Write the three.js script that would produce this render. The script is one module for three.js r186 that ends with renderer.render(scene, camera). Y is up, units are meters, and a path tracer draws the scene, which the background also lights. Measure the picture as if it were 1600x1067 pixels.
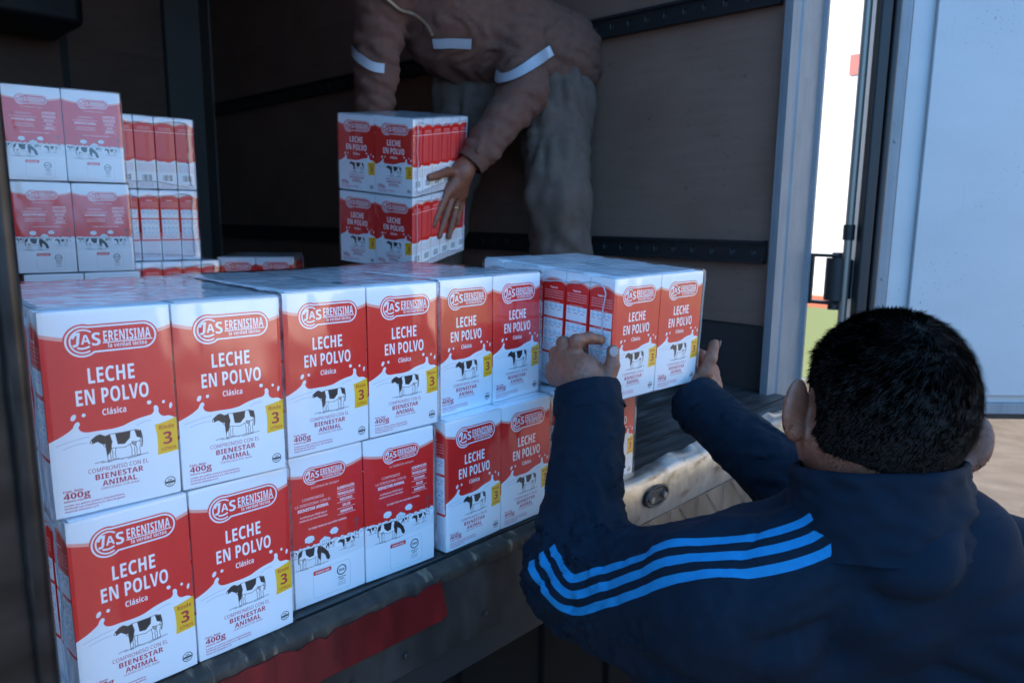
import * as THREE from 'three';
import { mergeGeometries, mergeVertices } from 'three/addons/utils/BufferGeometryUtils.js';
import { RoundedBoxGeometry } from 'three/addons/geometries/RoundedBoxGeometry.js';
import { createNoise3D } from 'simplex-noise';

// ---------------------------------------------------------------- camera, sky, sun, exposure
const scene = new THREE.Scene();
const camera = new THREE.PerspectiveCamera(49.78, 1600 / 1067, 0.02, 200);
camera.position.set(0.078, 0.4529, 0.7125);
camera.rotation.set(THREE.MathUtils.degToRad(-9.635), THREE.MathUtils.degToRad(-46.162), THREE.MathUtils.degToRad(0.533), 'YXZ');
camera.focus = 0.86; camera.userData.fStop = 8.0;
scene.add(camera);
const renderer = new THREE.WebGLRenderer({ antialias: true });
renderer.toneMapping = THREE.LinearToneMapping;
renderer.toneMappingExposure = 4.15;
renderer.shadowMap.enabled = true;

const sunDir = new THREE.Vector3(-0.36, 0.52, -0.78).normalize();   // towards the sun: beyond the truck's front left
{
  const w = 512, h = 256, data = new Float32Array(w * h * 4), d = new THREE.Vector3();
  for (let j = 0; j < h; j++) for (let i = 0; i < w; i++) {
    const phi = (i + 0.5) / w * 2 * Math.PI - Math.PI, th = ((j + 0.5) / h - 0.5) * Math.PI;
    d.set(Math.cos(th) * Math.cos(phi), Math.sin(th), Math.cos(th) * Math.sin(phi));
    const e = Math.max(0, d.y), hz = Math.exp(-e * 3.2), c = Math.max(0, d.dot(sunDir));
    const glow = 0.16 * Math.pow(c, 6) + 0.35 * Math.pow(c, 60);
    const k = (j * w + i) * 4, low = d.y < 0 ? Math.max(0.25, 1 + d.y * 3) : 1;
    data[k] = (0.088 + 0.10 * hz + glow) * low;
    data[k + 1] = (0.275 + 0.15 * hz + glow * 0.93) * low;
    data[k + 2] = (0.61 + 0.12 * hz + glow * 0.80) * low;
    data[k + 3] = 1;
  }
  const sky = new THREE.DataTexture(data, w, h, THREE.RGBAFormat, THREE.FloatType);
  sky.mapping = THREE.EquirectangularReflectionMapping; sky.magFilter = THREE.LinearFilter; sky.minFilter = THREE.LinearFilter; sky.needsUpdate = true;
  scene.background = sky; scene.environment = sky;
}
const sun = new THREE.DirectionalLight(new THREE.Color().setRGB(1, 0.85, 0.66), 3.4);
sun.position.copy(sunDir).multiplyScalar(30); sun.castShadow = true;
sun.shadow.mapSize.set(2048, 2048);
Object.assign(sun.shadow.camera, { left: -14, right: 14, top: 14, bottom: -14, near: 1, far: 70 });
scene.add(sun, sun.target);

// ---------------------------------------------------------------- helpers
let seed = 7;
const rnd = () => { seed = (seed * 1664525 + 1013904223) >>> 0; return seed / 4294967296; };
const rr = (a, b) => a + (b - a) * rnd();
const noise = createNoise3D(rnd);
const V = (a) => new THREE.Vector3(a[0], a[1], a[2]);
const lin = (r, g, b) => new THREE.Color().setRGB(r, g, b);
const used = new Map();
function numbered(n) { const k = used.get(n) || 0; used.set(n, k + 1); return k ? n + '_' + String(k).padStart(3, '0') : n; }
function tag(o, label, category, group, kind) {
  o.userData.label = label; if (category) o.userData.category = category;
  if (group) o.userData.group = group; if (kind) o.userData.kind = kind; return o;
}
function thing(name, label, category, group) { const o = new THREE.Group(); o.name = numbered(name); scene.add(o); return tag(o, label, category, group); }
function part(name, geo, mat, parent) {
  const g = Array.isArray(geo) ? mergeGeometries(geo.map((x) => (x.index ? x.toNonIndexed() : x))) : geo;
  const m = new THREE.Mesh(g, mat); m.name = name; m.castShadow = m.receiveShadow = true; parent.add(m); return m;
}
function box(w, h, d, x = 0, y = 0, z = 0, r = 0) {
  const g = r ? new RoundedBoxGeometry(w, h, d, 2, r) : new THREE.BoxGeometry(w, h, d);
  g.translate(x, y, z); return g;
}
function canvasTex(w, h, draw, srgb = true) {
  const c = document.createElement('canvas'); c.width = w; c.height = h;
  draw(c.getContext('2d'), w, h);
  const t = new THREE.CanvasTexture(c); if (srgb) t.colorSpace = THREE.SRGBColorSpace;
  t.wrapS = t.wrapT = THREE.RepeatWrapping; t.magFilter = THREE.LinearFilter; return t;
}
// grain(w, h, f): a computed texture; f(u, v, i, j) gives [r, g, b] in 0..1
function dataTex(w, h, f, srgb = true) {
  const a = new Uint8Array(w * h * 4);
  for (let j = 0; j < h; j++) for (let i = 0; i < w; i++) {
    const c = f(i / w, j / h), k = (j * w + i) * 4;
    for (let n = 0; n < 3; n++) a[k + n] = Math.max(0, Math.min(255, c[n] * 255));
    a[k + 3] = 255;
  }
  const t = new THREE.DataTexture(a, w, h); if (srgb) t.colorSpace = THREE.SRGBColorSpace;
  t.wrapS = t.wrapT = THREE.RepeatWrapping; t.magFilter = THREE.LinearFilter; t.minFilter = THREE.LinearMipmapLinearFilter; t.generateMipmaps = true; t.needsUpdate = true; return t;
}
const fbm = (x, y, z, o = 4) => { let s = 0, a = 0.5; for (let i = 0; i < o; i++) { s += a * noise(x, y, z); x *= 2.03; y *= 2.03; z *= 2.03; a *= 0.5; } return s; };
// box-projected uv in metres (chosen by the face normal)
function metreUV(g, s = 1) {
  const n = g.index ? g.toNonIndexed() : g; if (!n.attributes.normal) n.computeVertexNormals();
  const p = n.attributes.position, uv = new Float32Array(p.count * 2), a = new THREE.Vector3(), b = new THREE.Vector3(), c = new THREE.Vector3();
  for (let i = 0; i < p.count; i += 3) {
    a.fromBufferAttribute(p, i); b.fromBufferAttribute(p, i + 1); c.fromBufferAttribute(p, i + 2);
    const m = b.clone().sub(a).cross(c.clone().sub(a)), ax = Math.abs(m.x), ay = Math.abs(m.y), az = Math.abs(m.z);
    [a, b, c].forEach((v, k) => {
      const [x, y] = ay >= ax && ay >= az ? [v.x, v.z] : ax >= az ? [v.z, v.y] : [v.x, v.y];
      uv[(i + k) * 2] = x * s; uv[(i + k) * 2 + 1] = y * s;
    });
  }
  n.setAttribute('uv', new THREE.BufferAttribute(uv, 2)); return n;
}

// ---------------------------------------------------------------- the setting
const concrete = dataTex(512, 512, (u, v) => {
  const a = 2 * Math.PI, x = Math.cos(u * a), y = Math.sin(u * a), z = v * 6, n = fbm(x * 2 + z, y * 2, Math.cos(v * a) * 2, 5) * 0.09 + (rnd() - 0.5) * 0.06;
  return [0.36 + n * 0.6, 0.32 + n * 0.6, 0.285 + n * 0.6];
});
concrete.repeat.set(0.35, 0.35);
{
  const g = new THREE.PlaneGeometry(160, 160, 1, 1); g.rotateX(-Math.PI / 2);
  const m = part('ground', metreUV(g), new THREE.MeshStandardMaterial({ map: concrete, roughness: 0.92 }), scene);
  m.position.y = -1.3; m.userData.kind = 'structure'; m.userData.label = 'beige concrete yard behind and beside the truck';
}
{ // painted yard wall on the sunny side
  const t = thing('yard_wall', 'sunlit white yard wall with orange stripe and green lower band beyond the hinge gap', 'wall');
  t.position.set(8.1, -1.3, 0);
  const plaster = dataTex(256, 256, (u, v) => { const n = fbm(u * 9, v * 9, 3, 4) * 0.07; return [0.9 + n, 0.88 + n, 0.84 + n]; });
  part('plaster_field', metreUV(box(0.24, 7, 40, 0.12, 3.5, -8)), new THREE.MeshStandardMaterial({ map: plaster, roughness: 0.9 }), t);
  part('green_dado', box(0.012, 0.79, 40, -0.006, 0.415, -8), new THREE.MeshStandardMaterial({ color: lin(0.2, 0.24, 0.1), roughness: 0.8 }), t);
  part('orange_band', box(0.012, 0.13, 40, -0.006, 0.877, -8), new THREE.MeshStandardMaterial({ color: lin(0.5, 0.14, 0.07), roughness: 0.8 }), t);
  part('red_panel', box(0.014, 0.2, 0.22, -0.007, 3.3, -2.15), new THREE.MeshStandardMaterial({ color: lin(0.6, 0.16, 0.13), roughness: 0.8 }), t);
}

{ // pale sunlit building across the yard behind the camera, mirrored in the shrink film
  const t = thing('yard_building', 'pale plaster building across the yard behind the viewer', 'building');
  t.position.set(5.6, -1.3, 7.4);
  const plaster = dataTex(256, 256, (u, v) => { const n = fbm(u * 9, v * 9, 13, 4) * 0.07; return [0.87 + n, 0.84 + n, 0.79 + n]; });
  part('wall', metreUV(box(6.6, 3.4, 0.3, 0, 1.7, 0.15)), new THREE.MeshStandardMaterial({ map: plaster, roughness: 0.9 }), t);
  part('plinth', box(6.62, 0.22, 0.02, 0, 0.11, -0.012), new THREE.MeshStandardMaterial({ color: lin(0.2, 0.18, 0.16), roughness: 0.9 }), t);
  part('coping', box(6.8, 0.08, 0.42, 0, 3.442, 0.15), new THREE.MeshStandardMaterial({ color: lin(0.45, 0.42, 0.38), roughness: 0.9 }), t);
}

// ---------------------------------------------------------------- the truck body
const FLOOR = -0.045, WX = 1.92, FZ = -3.4, ROOF = 1.9;
const truck = thing('box_truck', 'open white box truck seen into its dark cargo hold from behind', 'truck');
const plywood = dataTex(512, 512, (u, v) => {
  const g = fbm(u * 5, v * 46, 1.7, 4) * 0.018 + fbm(u * 3, v * 3, 9, 3) * 0.035;
  let s = 0; const k = noise(u * 26, v * 90, 4); if (k > 0.83) s = -0.10 * (k - 0.83) / 0.17;
  return [0.50 + g + s, 0.385 + g + s, 0.325 + g + s];
});
plywood.repeat.set(0.8, 0.8);
const wallMat = new THREE.MeshStandardMaterial({ map: plywood, roughness: 0.7 });
const darkPaint = new THREE.MeshStandardMaterial({ color: lin(0.035, 0.032, 0.03), roughness: 0.55 });
const blackSteel = new THREE.MeshStandardMaterial({ color: lin(0.018, 0.018, 0.019), roughness: 0.5, metalness: 0.2 });
const rubber = new THREE.MeshStandardMaterial({ color: lin(0.010, 0.010, 0.011), roughness: 0.45 });
const alu = (() => {
  const map = dataTex(256, 512, (u, v) => {
    const n = fbm(u * 30, v * 2, 5, 3) * 0.03 + fbm(u * 5, v * 5, 8, 4) * 0.035; const d = noise(u * 40, v * 40, 2) > 0.9 ? -0.08 : 0; return [0.50 + n + d, 0.515 + n + d, 0.53 + n + d];
  });
  map.repeat.set(3, 1.2);
  return new THREE.MeshStandardMaterial({ map, roughness: 0.5, metalness: 0.25 });
})();
{
  // floor of dark worn boards, each a part of the floor
  const grain = dataTex(512, 256, (u, v) => {
    const n = fbm(u * 4, v * 70, 2, 4) * 0.16 + fbm(u * 5, v * 5, 7, 3) * 0.1; const sc = noise(u * 3, v * 160, 11) > 0.8 ? 0.12 : 0;
    return [0.19 + n + sc, 0.18 + n + sc, 0.175 + n + sc];
  });
  const fm = new THREE.MeshStandardMaterial({ map: grain, roughness: 0.55 });
  const floor = part('floor', box(WX - 0.2, 0.05, -FZ - 0.36, (WX + 0.2) / 2, FLOOR - 0.035, (FZ - 0.36) / 2), darkPaint, truck);
  for (let i = 0; i < 19; i++) {
    const z1 = -0.36 - i * 0.16; part('floor_board', metreUV(box(WX - 0.2, 0.012, 0.156, (WX + 0.2) / 2, FLOOR - 0.006, z1 - 0.08, 0.002)), fm, floor);
  }
  // raised rear threshold the front rows stand on
  part('threshold', metreUV(box(WX - 0.2, 0.045, 0.30, (WX + 0.2) / 2, -0.0225, -0.21)), fm, truck);
  part('threshold_lip', metreUV(box(WX - 0.2, 0.043, 0.058, (WX + 0.2) / 2, -0.0225, -0.029, 0.003)), fm, truck);

  // walls with thickness, roof
  const H = ROOF - FLOOR;
  const right = part('wall', metreUV(box(0.08, H - 0.22, -FZ - 0.12, WX + 0.04, FLOOR + 0.22 + (H - 0.22) / 2, (FZ - 0.12) / 2)), wallMat, truck);
  part('kick_plate', box(0.074, 0.225, -FZ - 0.12, WX + 0.043, FLOOR + 0.105, (FZ - 0.12) / 2), darkPaint, right);
  part('wall', metreUV(box(0.08, H, -FZ - 0.12, 0.16, FLOOR + H / 2, (FZ - 0.12) / 2)), wallMat, truck);
  const front = part('wall', metreUV(box(WX - 0.1, H, 0.08, (WX + 0.2) / 2, FLOOR + H / 2, FZ - 0.04)), wallMat, truck);
  for (const x of [0.7, 1.25]) part('seam_strip', box(0.03, H, 0.006, x, FLOOR + H / 2, FZ + 0.003), darkPaint, front);
  for (const y of [0.35, 0.78]) part('rub_rail', box(WX - 0.42, 0.05, 0.02, (WX - 0.02) / 2 + 0.02, y, FZ + 0.01, 0.004), darkPaint, front);
  part('corner_post', [box(0.2, H - 0.01, 0.012, WX - 0.1, FLOOR + H / 2, FZ + 0.006), box(0.012, H - 0.01, 0.12, WX - 0.006, FLOOR + H / 2, FZ + 0.06)], new THREE.MeshStandardMaterial({ color: lin(0.18, 0.16, 0.145), roughness: 0.6 }), front);
  for (const x of [WX - 0.2]) part('seam_strip', box(0.012, H, 0.016, x, FLOOR + H / 2, FZ + 0.008), darkPaint, front);
  part('roof', box(WX - 0.12, 0.07, -FZ - 0.04, (WX + 0.2) / 2, ROOF + 0.035, (FZ - 0.04) / 2), wallMat, truck);
  // slotted lashing rails on the right wall
  const railShape = (len) => {
    const s = new THREE.Shape(); s.moveTo(0, -0.022); s.lineTo(len, -0.022); s.lineTo(len, 0.022); s.lineTo(0, 0.022); s.closePath();
    for (let x = 0.03; x < len - 0.03; x += 0.06) { const h = new THREE.Path(); h.absellipse(x, 0, 0.007, 0.010, 0, Math.PI * 2, true); s.holes.push(h); }
    const g = new THREE.ExtrudeGeometry(s, { depth: 0.006, bevelEnabled: true, bevelSize: 0.002, bevelThickness: 0.002, bevelSegments: 1, curveSegments: 5 });
    return g;
  };
  const slot = new THREE.MeshStandardMaterial({ color: lin(0.16, 0.15, 0.14), roughness: 0.6 });
  for (const y of [0.368, 1.0]) {
    const g = railShape(3.1); g.rotateY(-Math.PI / 2); g.rotateY(Math.PI); g.translate(0, 0, 0);
    const m = part('lashing_rail', g, blackSteel, truck); m.position.set(WX - 0.014, y, -0.14);
    part('rail_lip', box(0.02, 0.008, 3.1, 0, 0.025, -1.55), blackSteel, m); part('rail_lip', box(0.02, 0.008, 3.1, 0, -0.025, -1.55), blackSteel, m);
    part('rail_back', box(0.004, 0.044, 3.08, 0.012, 0, -1.55), slot, m);
  }
  // cooling unit under the roof at the front
  const unit = part('cooling_unit', box(1.0, 0.36, 0.42, 0.72, 1.42, FZ + 0.23, 0.04), blackSteel, truck);
  part('fan_grille', new THREE.TorusGeometry(0.12, 0.012, 6, 24).translate(0.6, 1.42, FZ + 0.445), darkPaint, unit);
  part('drain_elbow', [box(0.07, 0.1, 0.07, 0.62, 1.19, FZ + 0.2, 0.01), box(0.12, 0.05, 0.06, 0.58, 1.15, FZ + 0.2, 0.01)], blackSteel, unit);
}
{
  // rear frame: right post (aluminium section with ridges), left post, header
  const ridges = (w) => {   // cross-section in x (width) and z (depth)
    const s = new THREE.Shape(); s.moveTo(0, -0.02); s.lineTo(0, 0); s.lineTo(w * 0.2, 0.004); s.lineTo(w * 0.22, 0.009); s.lineTo(w * 0.62, 0.011); s.lineTo(w * 0.64, 0.005); s.lineTo(w * 0.93, 0.006); s.lineTo(w * 0.94, 0.014); s.lineTo(w, 0.014); s.lineTo(w, -0.02); s.closePath(); return s;
  };
  const g = new THREE.ExtrudeGeometry(ridges(0.185), { depth: ROOF + 0.02 + 0.033, bevelEnabled: false }); g.rotateX(-Math.PI / 2); g.scale(1, 1, -1);
  const flip = g.index ? g.toNonIndexed() : g; const pa = flip.attributes.position;
  for (let i = 0; i < pa.count; i += 3) { const a = [pa.getX(i), pa.getY(i), pa.getZ(i)]; pa.setXYZ(i, pa.getX(i + 1), pa.getY(i + 1), pa.getZ(i + 1)); pa.setXYZ(i + 1, ...a); }
  flip.computeVertexNormals();
  const post = part('door_post', metreUV(flip), alu, truck); post.position.set(1.884, -0.033, -0.1);
  post.userData.label = 'pale blue grey ribbed aluminium door post';
  part('post_foot', box(0.3, 0.05, 0.1, 2.0, -0.06, -0.14), new THREE.MeshStandardMaterial({ color: lin(0.55, 0.53, 0.5), roughness: 0.4, metalness: 0.7 }), post).position.sub(post.position);
  part('header', box(WX + 0.1, 0.12, 0.1, (WX + 0.2) / 2, ROOF + 0.06, -0.06), alu, truck);
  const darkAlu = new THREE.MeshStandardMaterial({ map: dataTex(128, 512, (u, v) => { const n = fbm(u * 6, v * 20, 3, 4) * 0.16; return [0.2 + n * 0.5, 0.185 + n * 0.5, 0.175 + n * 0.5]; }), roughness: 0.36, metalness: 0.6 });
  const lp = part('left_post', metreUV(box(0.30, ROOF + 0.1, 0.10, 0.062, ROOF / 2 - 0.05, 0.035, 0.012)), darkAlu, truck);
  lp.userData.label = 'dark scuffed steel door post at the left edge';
  part('post_bead', metreUV(new THREE.CylinderGeometry(0.008, 0.008, ROOF + 0.05, 10).translate(0.206, ROOF / 2 - 0.05, 0.088)), darkAlu, lp);
}
{
  // rear sill: beaten metal edge, grey lower plate, red marker paint, bolts
  const metal = dataTex(1024, 256, (u, v) => {
    const n = fbm(u * 10, v * 5, 2, 5) * 0.2 + fbm(u * 60, v * 8, 6, 3) * 0.1; const rust = Math.max(0, fbm(u * 13 + 4, v * 7, 8, 4) - 0.24) * 0.8;
    return [0.63 + n * 0.5 - rust * 0.6, 0.615 + n * 0.5 - rust * 0.68, 0.595 + n * 0.5 - rust * 0.75];
  });
  metal.repeat.set(0.9, 3);
  const bright = new THREE.MeshStandardMaterial({ map: metal, roughness: 0.33, metalness: 0.75 });
  const dirty = new THREE.MeshStandardMaterial({ map: dataTex(1024, 128, (u, v) => {
    const n = fbm(u * 42, v * 14, 4, 5); const s = n > 0.4 ? 0.22 : n > 0.3 ? 0.06 : 0; const k = 0.17 + fbm(u * 30, v * 5, 1, 4) * 0.12 + s; return [k * 1.12, k * 0.93, k * 0.76];
  }), roughness: 0.65, metalness: 0.15 });
  const grey = new THREE.MeshStandardMaterial({ map: dataTex(512, 128, (u, v) => { const n = fbm(u * 9, v * 5, 6, 5) * 0.16; return [0.255 + n, 0.25 + n, 0.25 + n]; }), roughness: 0.45, metalness: 0.45 });
  const greyDark = new THREE.MeshStandardMaterial({ map: dataTex(512, 128, (u, v) => { const n = fbm(u * 12, v * 5, 16, 5) * 0.13; return [0.17 + n, 0.16 + n, 0.155 + n]; }), roughness: 0.55, metalness: 0.2 });
  const sheet = (x0, x1, prof, nx, wob, ragged = 0) => {   // a bent sheet swept along x: prof is [z, y] pairs
    const pos = [], idx = [], n = prof.length, T = 0.003;
    for (let i = 0; i <= nx; i++) for (let j = 0; j < n; j++) {
      const x = x0 + (x1 - x0) * i / nx, [z, y] = prof[j];
      const a = wob * fbm(x * 9, j * 0.7, 2, 4), r = j === 0 ? ragged * Math.max(-0.3, fbm(x * 6.5, 3, 5, 4)) : 0;
      pos.push(x, y + a * 0.5 + r, z + a);
    }
    for (let i = 0; i < nx; i++) for (let j = 0; j < n - 1; j++) { const a = i * n + j, b = a + n; idx.push(a, a + 1, b, b, a + 1, b + 1); }
    const g0 = new THREE.BufferGeometry(); g0.setAttribute('position', new THREE.Float32BufferAttribute(pos, 3)); g0.setIndex(idx); g0.computeVertexNormals();
    const nn = g0.attributes.normal, back = pos.slice();
    for (let i = 0; i < pos.length / 3; i++) { back[3 * i] -= nn.getX(i) * T; back[3 * i + 1] -= nn.getY(i) * T; back[3 * i + 2] -= nn.getZ(i) * T; }
    const all = pos.concat(back), N = pos.length / 3, id = idx.slice();
    for (let k = 0; k < idx.length; k += 3) id.push(idx[k] + N, idx[k + 2] + N, idx[k + 1] + N);
    const rim = (p, q) => id.push(p, q, p + N, q, q + N, p + N);
    for (let i = 0; i < nx; i++) { rim(i * n, (i + 1) * n); rim((i + 1) * n + n - 1, i * n + n - 1); }
    const g = new THREE.BufferGeometry(); g.setAttribute('position', new THREE.Float32BufferAttribute(all, 3)); g.setIndex(id); g.computeVertexNormals(); return metreUV(g);
  };
  const sill = part('rear_sill', box(WX - 0.1, 0.12, 0.04, (WX + 0.2) / 2, -0.107, 0.003), blackSteel, truck);
  part('edge_plate', sheet(0.20, 1.02, [[0.010, 0.0], [0.025, -0.002], [0.031, -0.008], [0.031, -0.02]], 160, 0.0014, 0.002), dirty, sill);
  part('face_plate', sheet(0.20, 1.02, [[0.028, -0.016], [0.029, -0.07], [0.028, -0.122]], 60, 0.002), greyDark, sill);
  // red marker paint with a torn upper edge
  const rs = new THREE.Shape(); rs.moveTo(0.2, -0.072);
  for (let x = 0.2; x <= 0.66; x += 0.012) rs.lineTo(x, -0.069 + 0.001 * fbm(x * 22, 1, 4, 3));
  rs.lineTo(0.668, -0.066); rs.lineTo(0.657, -0.013);
  for (let x = 0.655; x > 0.2; x -= 0.012) rs.lineTo(x, -0.014 + 0.012 * Math.min(0, fbm(x * 26, 7, 2, 4)) + 0.003 * fbm(x * 70, 2, 2, 3));
  rs.lineTo(0.2, -0.02); rs.closePath();
  const red = new THREE.MeshPhysicalMaterial({ map: dataTex(512, 128, (u, v) => { const n = fbm(u * 20, v * 5, 3, 4) * 0.12, st = noise(u * 60, v * 2, 2) > 0.7 ? -0.06 : 0; return [0.40 + n + st, 0.07 + n * 0.3 + st * 0.4, 0.075 + n * 0.3 + st * 0.4]; }), roughness: 0.35, clearcoat: 0.5 });
  const rg = new THREE.ExtrudeGeometry(rs, { depth: 0.003, bevelEnabled: false });
  const rm = part('red_marker', rg, red, sill); rm.position.z = 0.0305; rm.userData.label = 'peeling red reflective marker on the rear sill';
  // right half: bright beaten flange with torn top, recessed lamp bracket, quilted lower plate
  part('bright_flange', sheet(1.02, 1.96, [[0.002, 0.010], [0.02, 0.006], [0.034, -0.004], [0.036, -0.04], [0.034, -0.078]], 130, 0.004, 0.012), bright, sill);
  const quilt = part('quilted_plate', sheet(1.02, 1.96, [[0.034, -0.080], [0.05, -0.13], [0.06, -0.19]], 60, 0.003), grey, truck);
  for (let x = 1.04; x < 1.96; x += 0.1) {
    const t = new THREE.CatmullRomCurve3([new THREE.Vector3(x, -0.082, 0.0365), new THREE.Vector3(x + 0.03, -0.13, 0.0525), new THREE.Vector3(x + 0.06, -0.188, 0.0615)]);
    part('pressed_rib', new THREE.TubeGeometry(t, 6, 0.0007, 5), grey, quilt);
    const t2 = new THREE.CatmullRomCurve3([new THREE.Vector3(x + 0.07, -0.082, 0.0365), new THREE.Vector3(x + 0.035, -0.13, 0.0525), new THREE.Vector3(x - 0.005, -0.188, 0.0615)]); part('pressed_rib', new THREE.TubeGeometry(t2, 6, 0.0006, 5), grey, quilt);
  }
  const br = part('lamp_bracket', [new THREE.TorusGeometry(0.022, 0.003, 6, 24).scale(1.55, 0.8, 1).translate(1.155, -0.034, 0.039), box(0.05, 0.026, 0.006, 1.15, -0.034, 0.037, 0.002)], darkPaint, truck);
  for (const x of [1.132, 1.172]) part('bolt', new THREE.CylinderGeometry(0.006, 0.007, 0.008, 6).rotateX(Math.PI / 2).translate(x, -0.034, 0.043), bright, br);
  part('bolt', new THREE.SphereGeometry(0.0045, 10, 8).translate(1.30, -0.17, 0.063), bright, quilt);
  for (const x of [0.52, 0.60, 0.74]) part('rivet', new THREE.SphereGeometry(0.004, 8, 6).scale(1, 1, 0.5).translate(x, -0.095, 0.031), blackSteel, sill);
  // black underrun panel, chassis and wheels below
  const matt = new THREE.MeshPhysicalMaterial({ color: lin(0.008, 0.008, 0.008), roughness: 0.95, specularIntensity: 0.15 });
  const under = part('underrun_panel', box(1.9, 0.62, 0.012, 1.06, -0.50, -0.06), matt, truck);
  for (let i = 0; i < 10; i++) part('moulded_rib', box(0.014, 0.6, 0.012, 0.2 + i * 0.19, -0.5, -0.05, 0.004), matt, under);
  part('chassis', box(1.5, 0.2, 3.2, 1.06, -0.28, -1.75), blackSteel, truck);
  for (const x of [0.32, 1.8]) for (const z of [-1.05]) {
    const tyre = part('wheel', new THREE.TorusGeometry(0.31, 0.11, 14, 40).rotateY(Math.PI / 2).translate(x, -0.88, z), rubber, truck);
    part('rim', new THREE.CylinderGeometry(0.24, 0.24, 0.14, 28).rotateZ(Math.PI / 2).translate(x, -0.88, z), alu, tyre);
  }
  part('cab', [box(1.85, 1.9, 1.5, 1.06, 0.25, -4.35, 0.12)], alu, truck);
  part('wheel', new THREE.TorusGeometry(0.31, 0.11, 14, 40).rotateY(Math.PI / 2).translate(0.32, -0.88, -4.4), rubber, truck);
  part('wheel', new THREE.TorusGeometry(0.31, 0.11, 14, 40).rotateY(Math.PI / 2).translate(1.8, -0.88, -4.4), rubber, truck);
}
{
  // right rear door, swung out and back; x runs along the leaf from its hinge edge, +z is its inner face
  const door = new THREE.Group(); door.name = 'rear_door'; truck.add(door); door.userData.label = 'white insulated rear door swung wide open';
  door.position.set(2.10, 0, 0.03); door.rotation.y = -Math.atan2(0.7213, 0.6927);
  const skin = dataTex(1024, 1024, (u, v) => {
    let n = fbm(u * 2, v * 5, 3, 4) * 0.025, s = 0;
    const k = noise(u * 70, v * 90, 6); if (k > 0.87) s -= 0.55 * (k - 0.87) / 0.13 * (noise(u * 4, v * 4, 1) > 0.25 ? 1 : 0.12);
    if (noise(u * 150, v * 3.1, 12) > 0.86 && noise(u * 6, v * 2, 3) > 0.35) s -= 0.035;
    return [0.70 + n + s, 0.70 + n + s, 0.70 + n + s];
  });
  const white = new THREE.MeshPhysicalMaterial({ map: skin, roughness: 0.42, clearcoat: 0.25, clearcoatRoughness: 0.35 });
  const y0 = -0.055, y1 = ROOF + 0.05, Hd = y1 - y0, W = 0.82;
  part('leaf', metreUV(box(W, Hd, 0.06, W / 2, y0 + Hd / 2, -0.045, 0.004)), white, door);
  part('inner_panel', metreUV(box(W - 0.16, Hd - 0.05, 0.012, W / 2 + 0.06, y0 + Hd / 2 + 0.018, -0.008, 0.003)), white, door);
  for (const [x, w, z, r] of [[0.008, 0.030, 0.0, 0.006], [0.034, 0.018, 0.004, 0.007]]) part('gasket', box(w, Hd - 0.01, 0.035, x, y0 + Hd / 2, z - 0.004, r), rubber, door);
  part('frame_strip', metreUV(box(0.03, Hd - 0.02, 0.016, 0.062, y0 + Hd / 2, -0.008, 0.002)), alu, door);
  part('seam', box(0.004, Hd - 0.02, 0.006, 0.0805, y0 + Hd / 2, -0.012), rubber, door);
  part('bottom_rail', metreUV(box(W - 0.06, 0.03, 0.016, W / 2 + 0.03, y0 + 0.008, -0.008, 0.002)), alu, door);
  part('bottom_seal', box(W - 0.06, 0.012, 0.02, W / 2 + 0.03, y0 - 0.014, -0.01), rubber, door);
  for (let k = 0; k < 5; k++) part('rivet', new THREE.SphereGeometry(0.004, 10, 8).scale(1, 1, 0.5).translate(0.062, 0.30 + k * 0.35, 0.0005), alu, door);
  part('lock_rod', new THREE.CylinderGeometry(0.011, 0.011, Hd - 0.1, 14).translate(-0.022, y0 + Hd / 2, -0.03), new THREE.MeshStandardMaterial({ color: lin(0.30, 0.26, 0.22), roughness: 0.42, metalness: 0.7 }), door);
  part('rod_collar', new THREE.CylinderGeometry(0.015, 0.015, 0.04, 14).translate(-0.022, 0.42, -0.03), blackSteel, door);
}
{
  // hinge between post and door: plate, knuckle, strap, bolts
  const hg = new THREE.Group(); hg.name = 'hinge'; truck.add(hg); hg.userData.label = 'dark steel hinge bridging door post and door';
  for (const y of [0.295, 1.3]) {
    part('hinge_plate', box(0.012, 0.135, 0.06, 2.077, y, -0.11, 0.002), blackSteel, hg);
    for (const dy of [-0.042, -0.012, 0.016, 0.036]) part('bolt', new THREE.CylinderGeometry(0.009, 0.009, 0.018, 6).rotateZ(Math.PI / 2).translate(2.092, y + dy, -0.1), blackSteel, hg);
    part('knuckle', new THREE.CylinderGeometry(0.027, 0.027, 0.112, 20).translate(2.108, y, -0.032), blackSteel, hg);
    part('hinge_pin', [new THREE.CylinderGeometry(0.013, 0.013, 0.142, 10).translate(2.108, y, -0.032), new THREE.CylinderGeometry(0.016, 0.016, 0.014, 6).translate(2.108, y - 0.075, -0.032)], darkPaint, hg);
    for (const s of [-1, 1]) part('bracket', box(0.03, 0.008, 0.1, 2.092, y + s * 0.063, -0.072, 0.001), blackSteel, hg);
    part('strap', box(0.1, 0.105, 0.016, 0, 0, 0, 0.004), blackSteel, hg).position.set(2.135, y, 0.0);
    hg.children[hg.children.length - 1].rotation.y = -0.8;
  }
}

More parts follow.
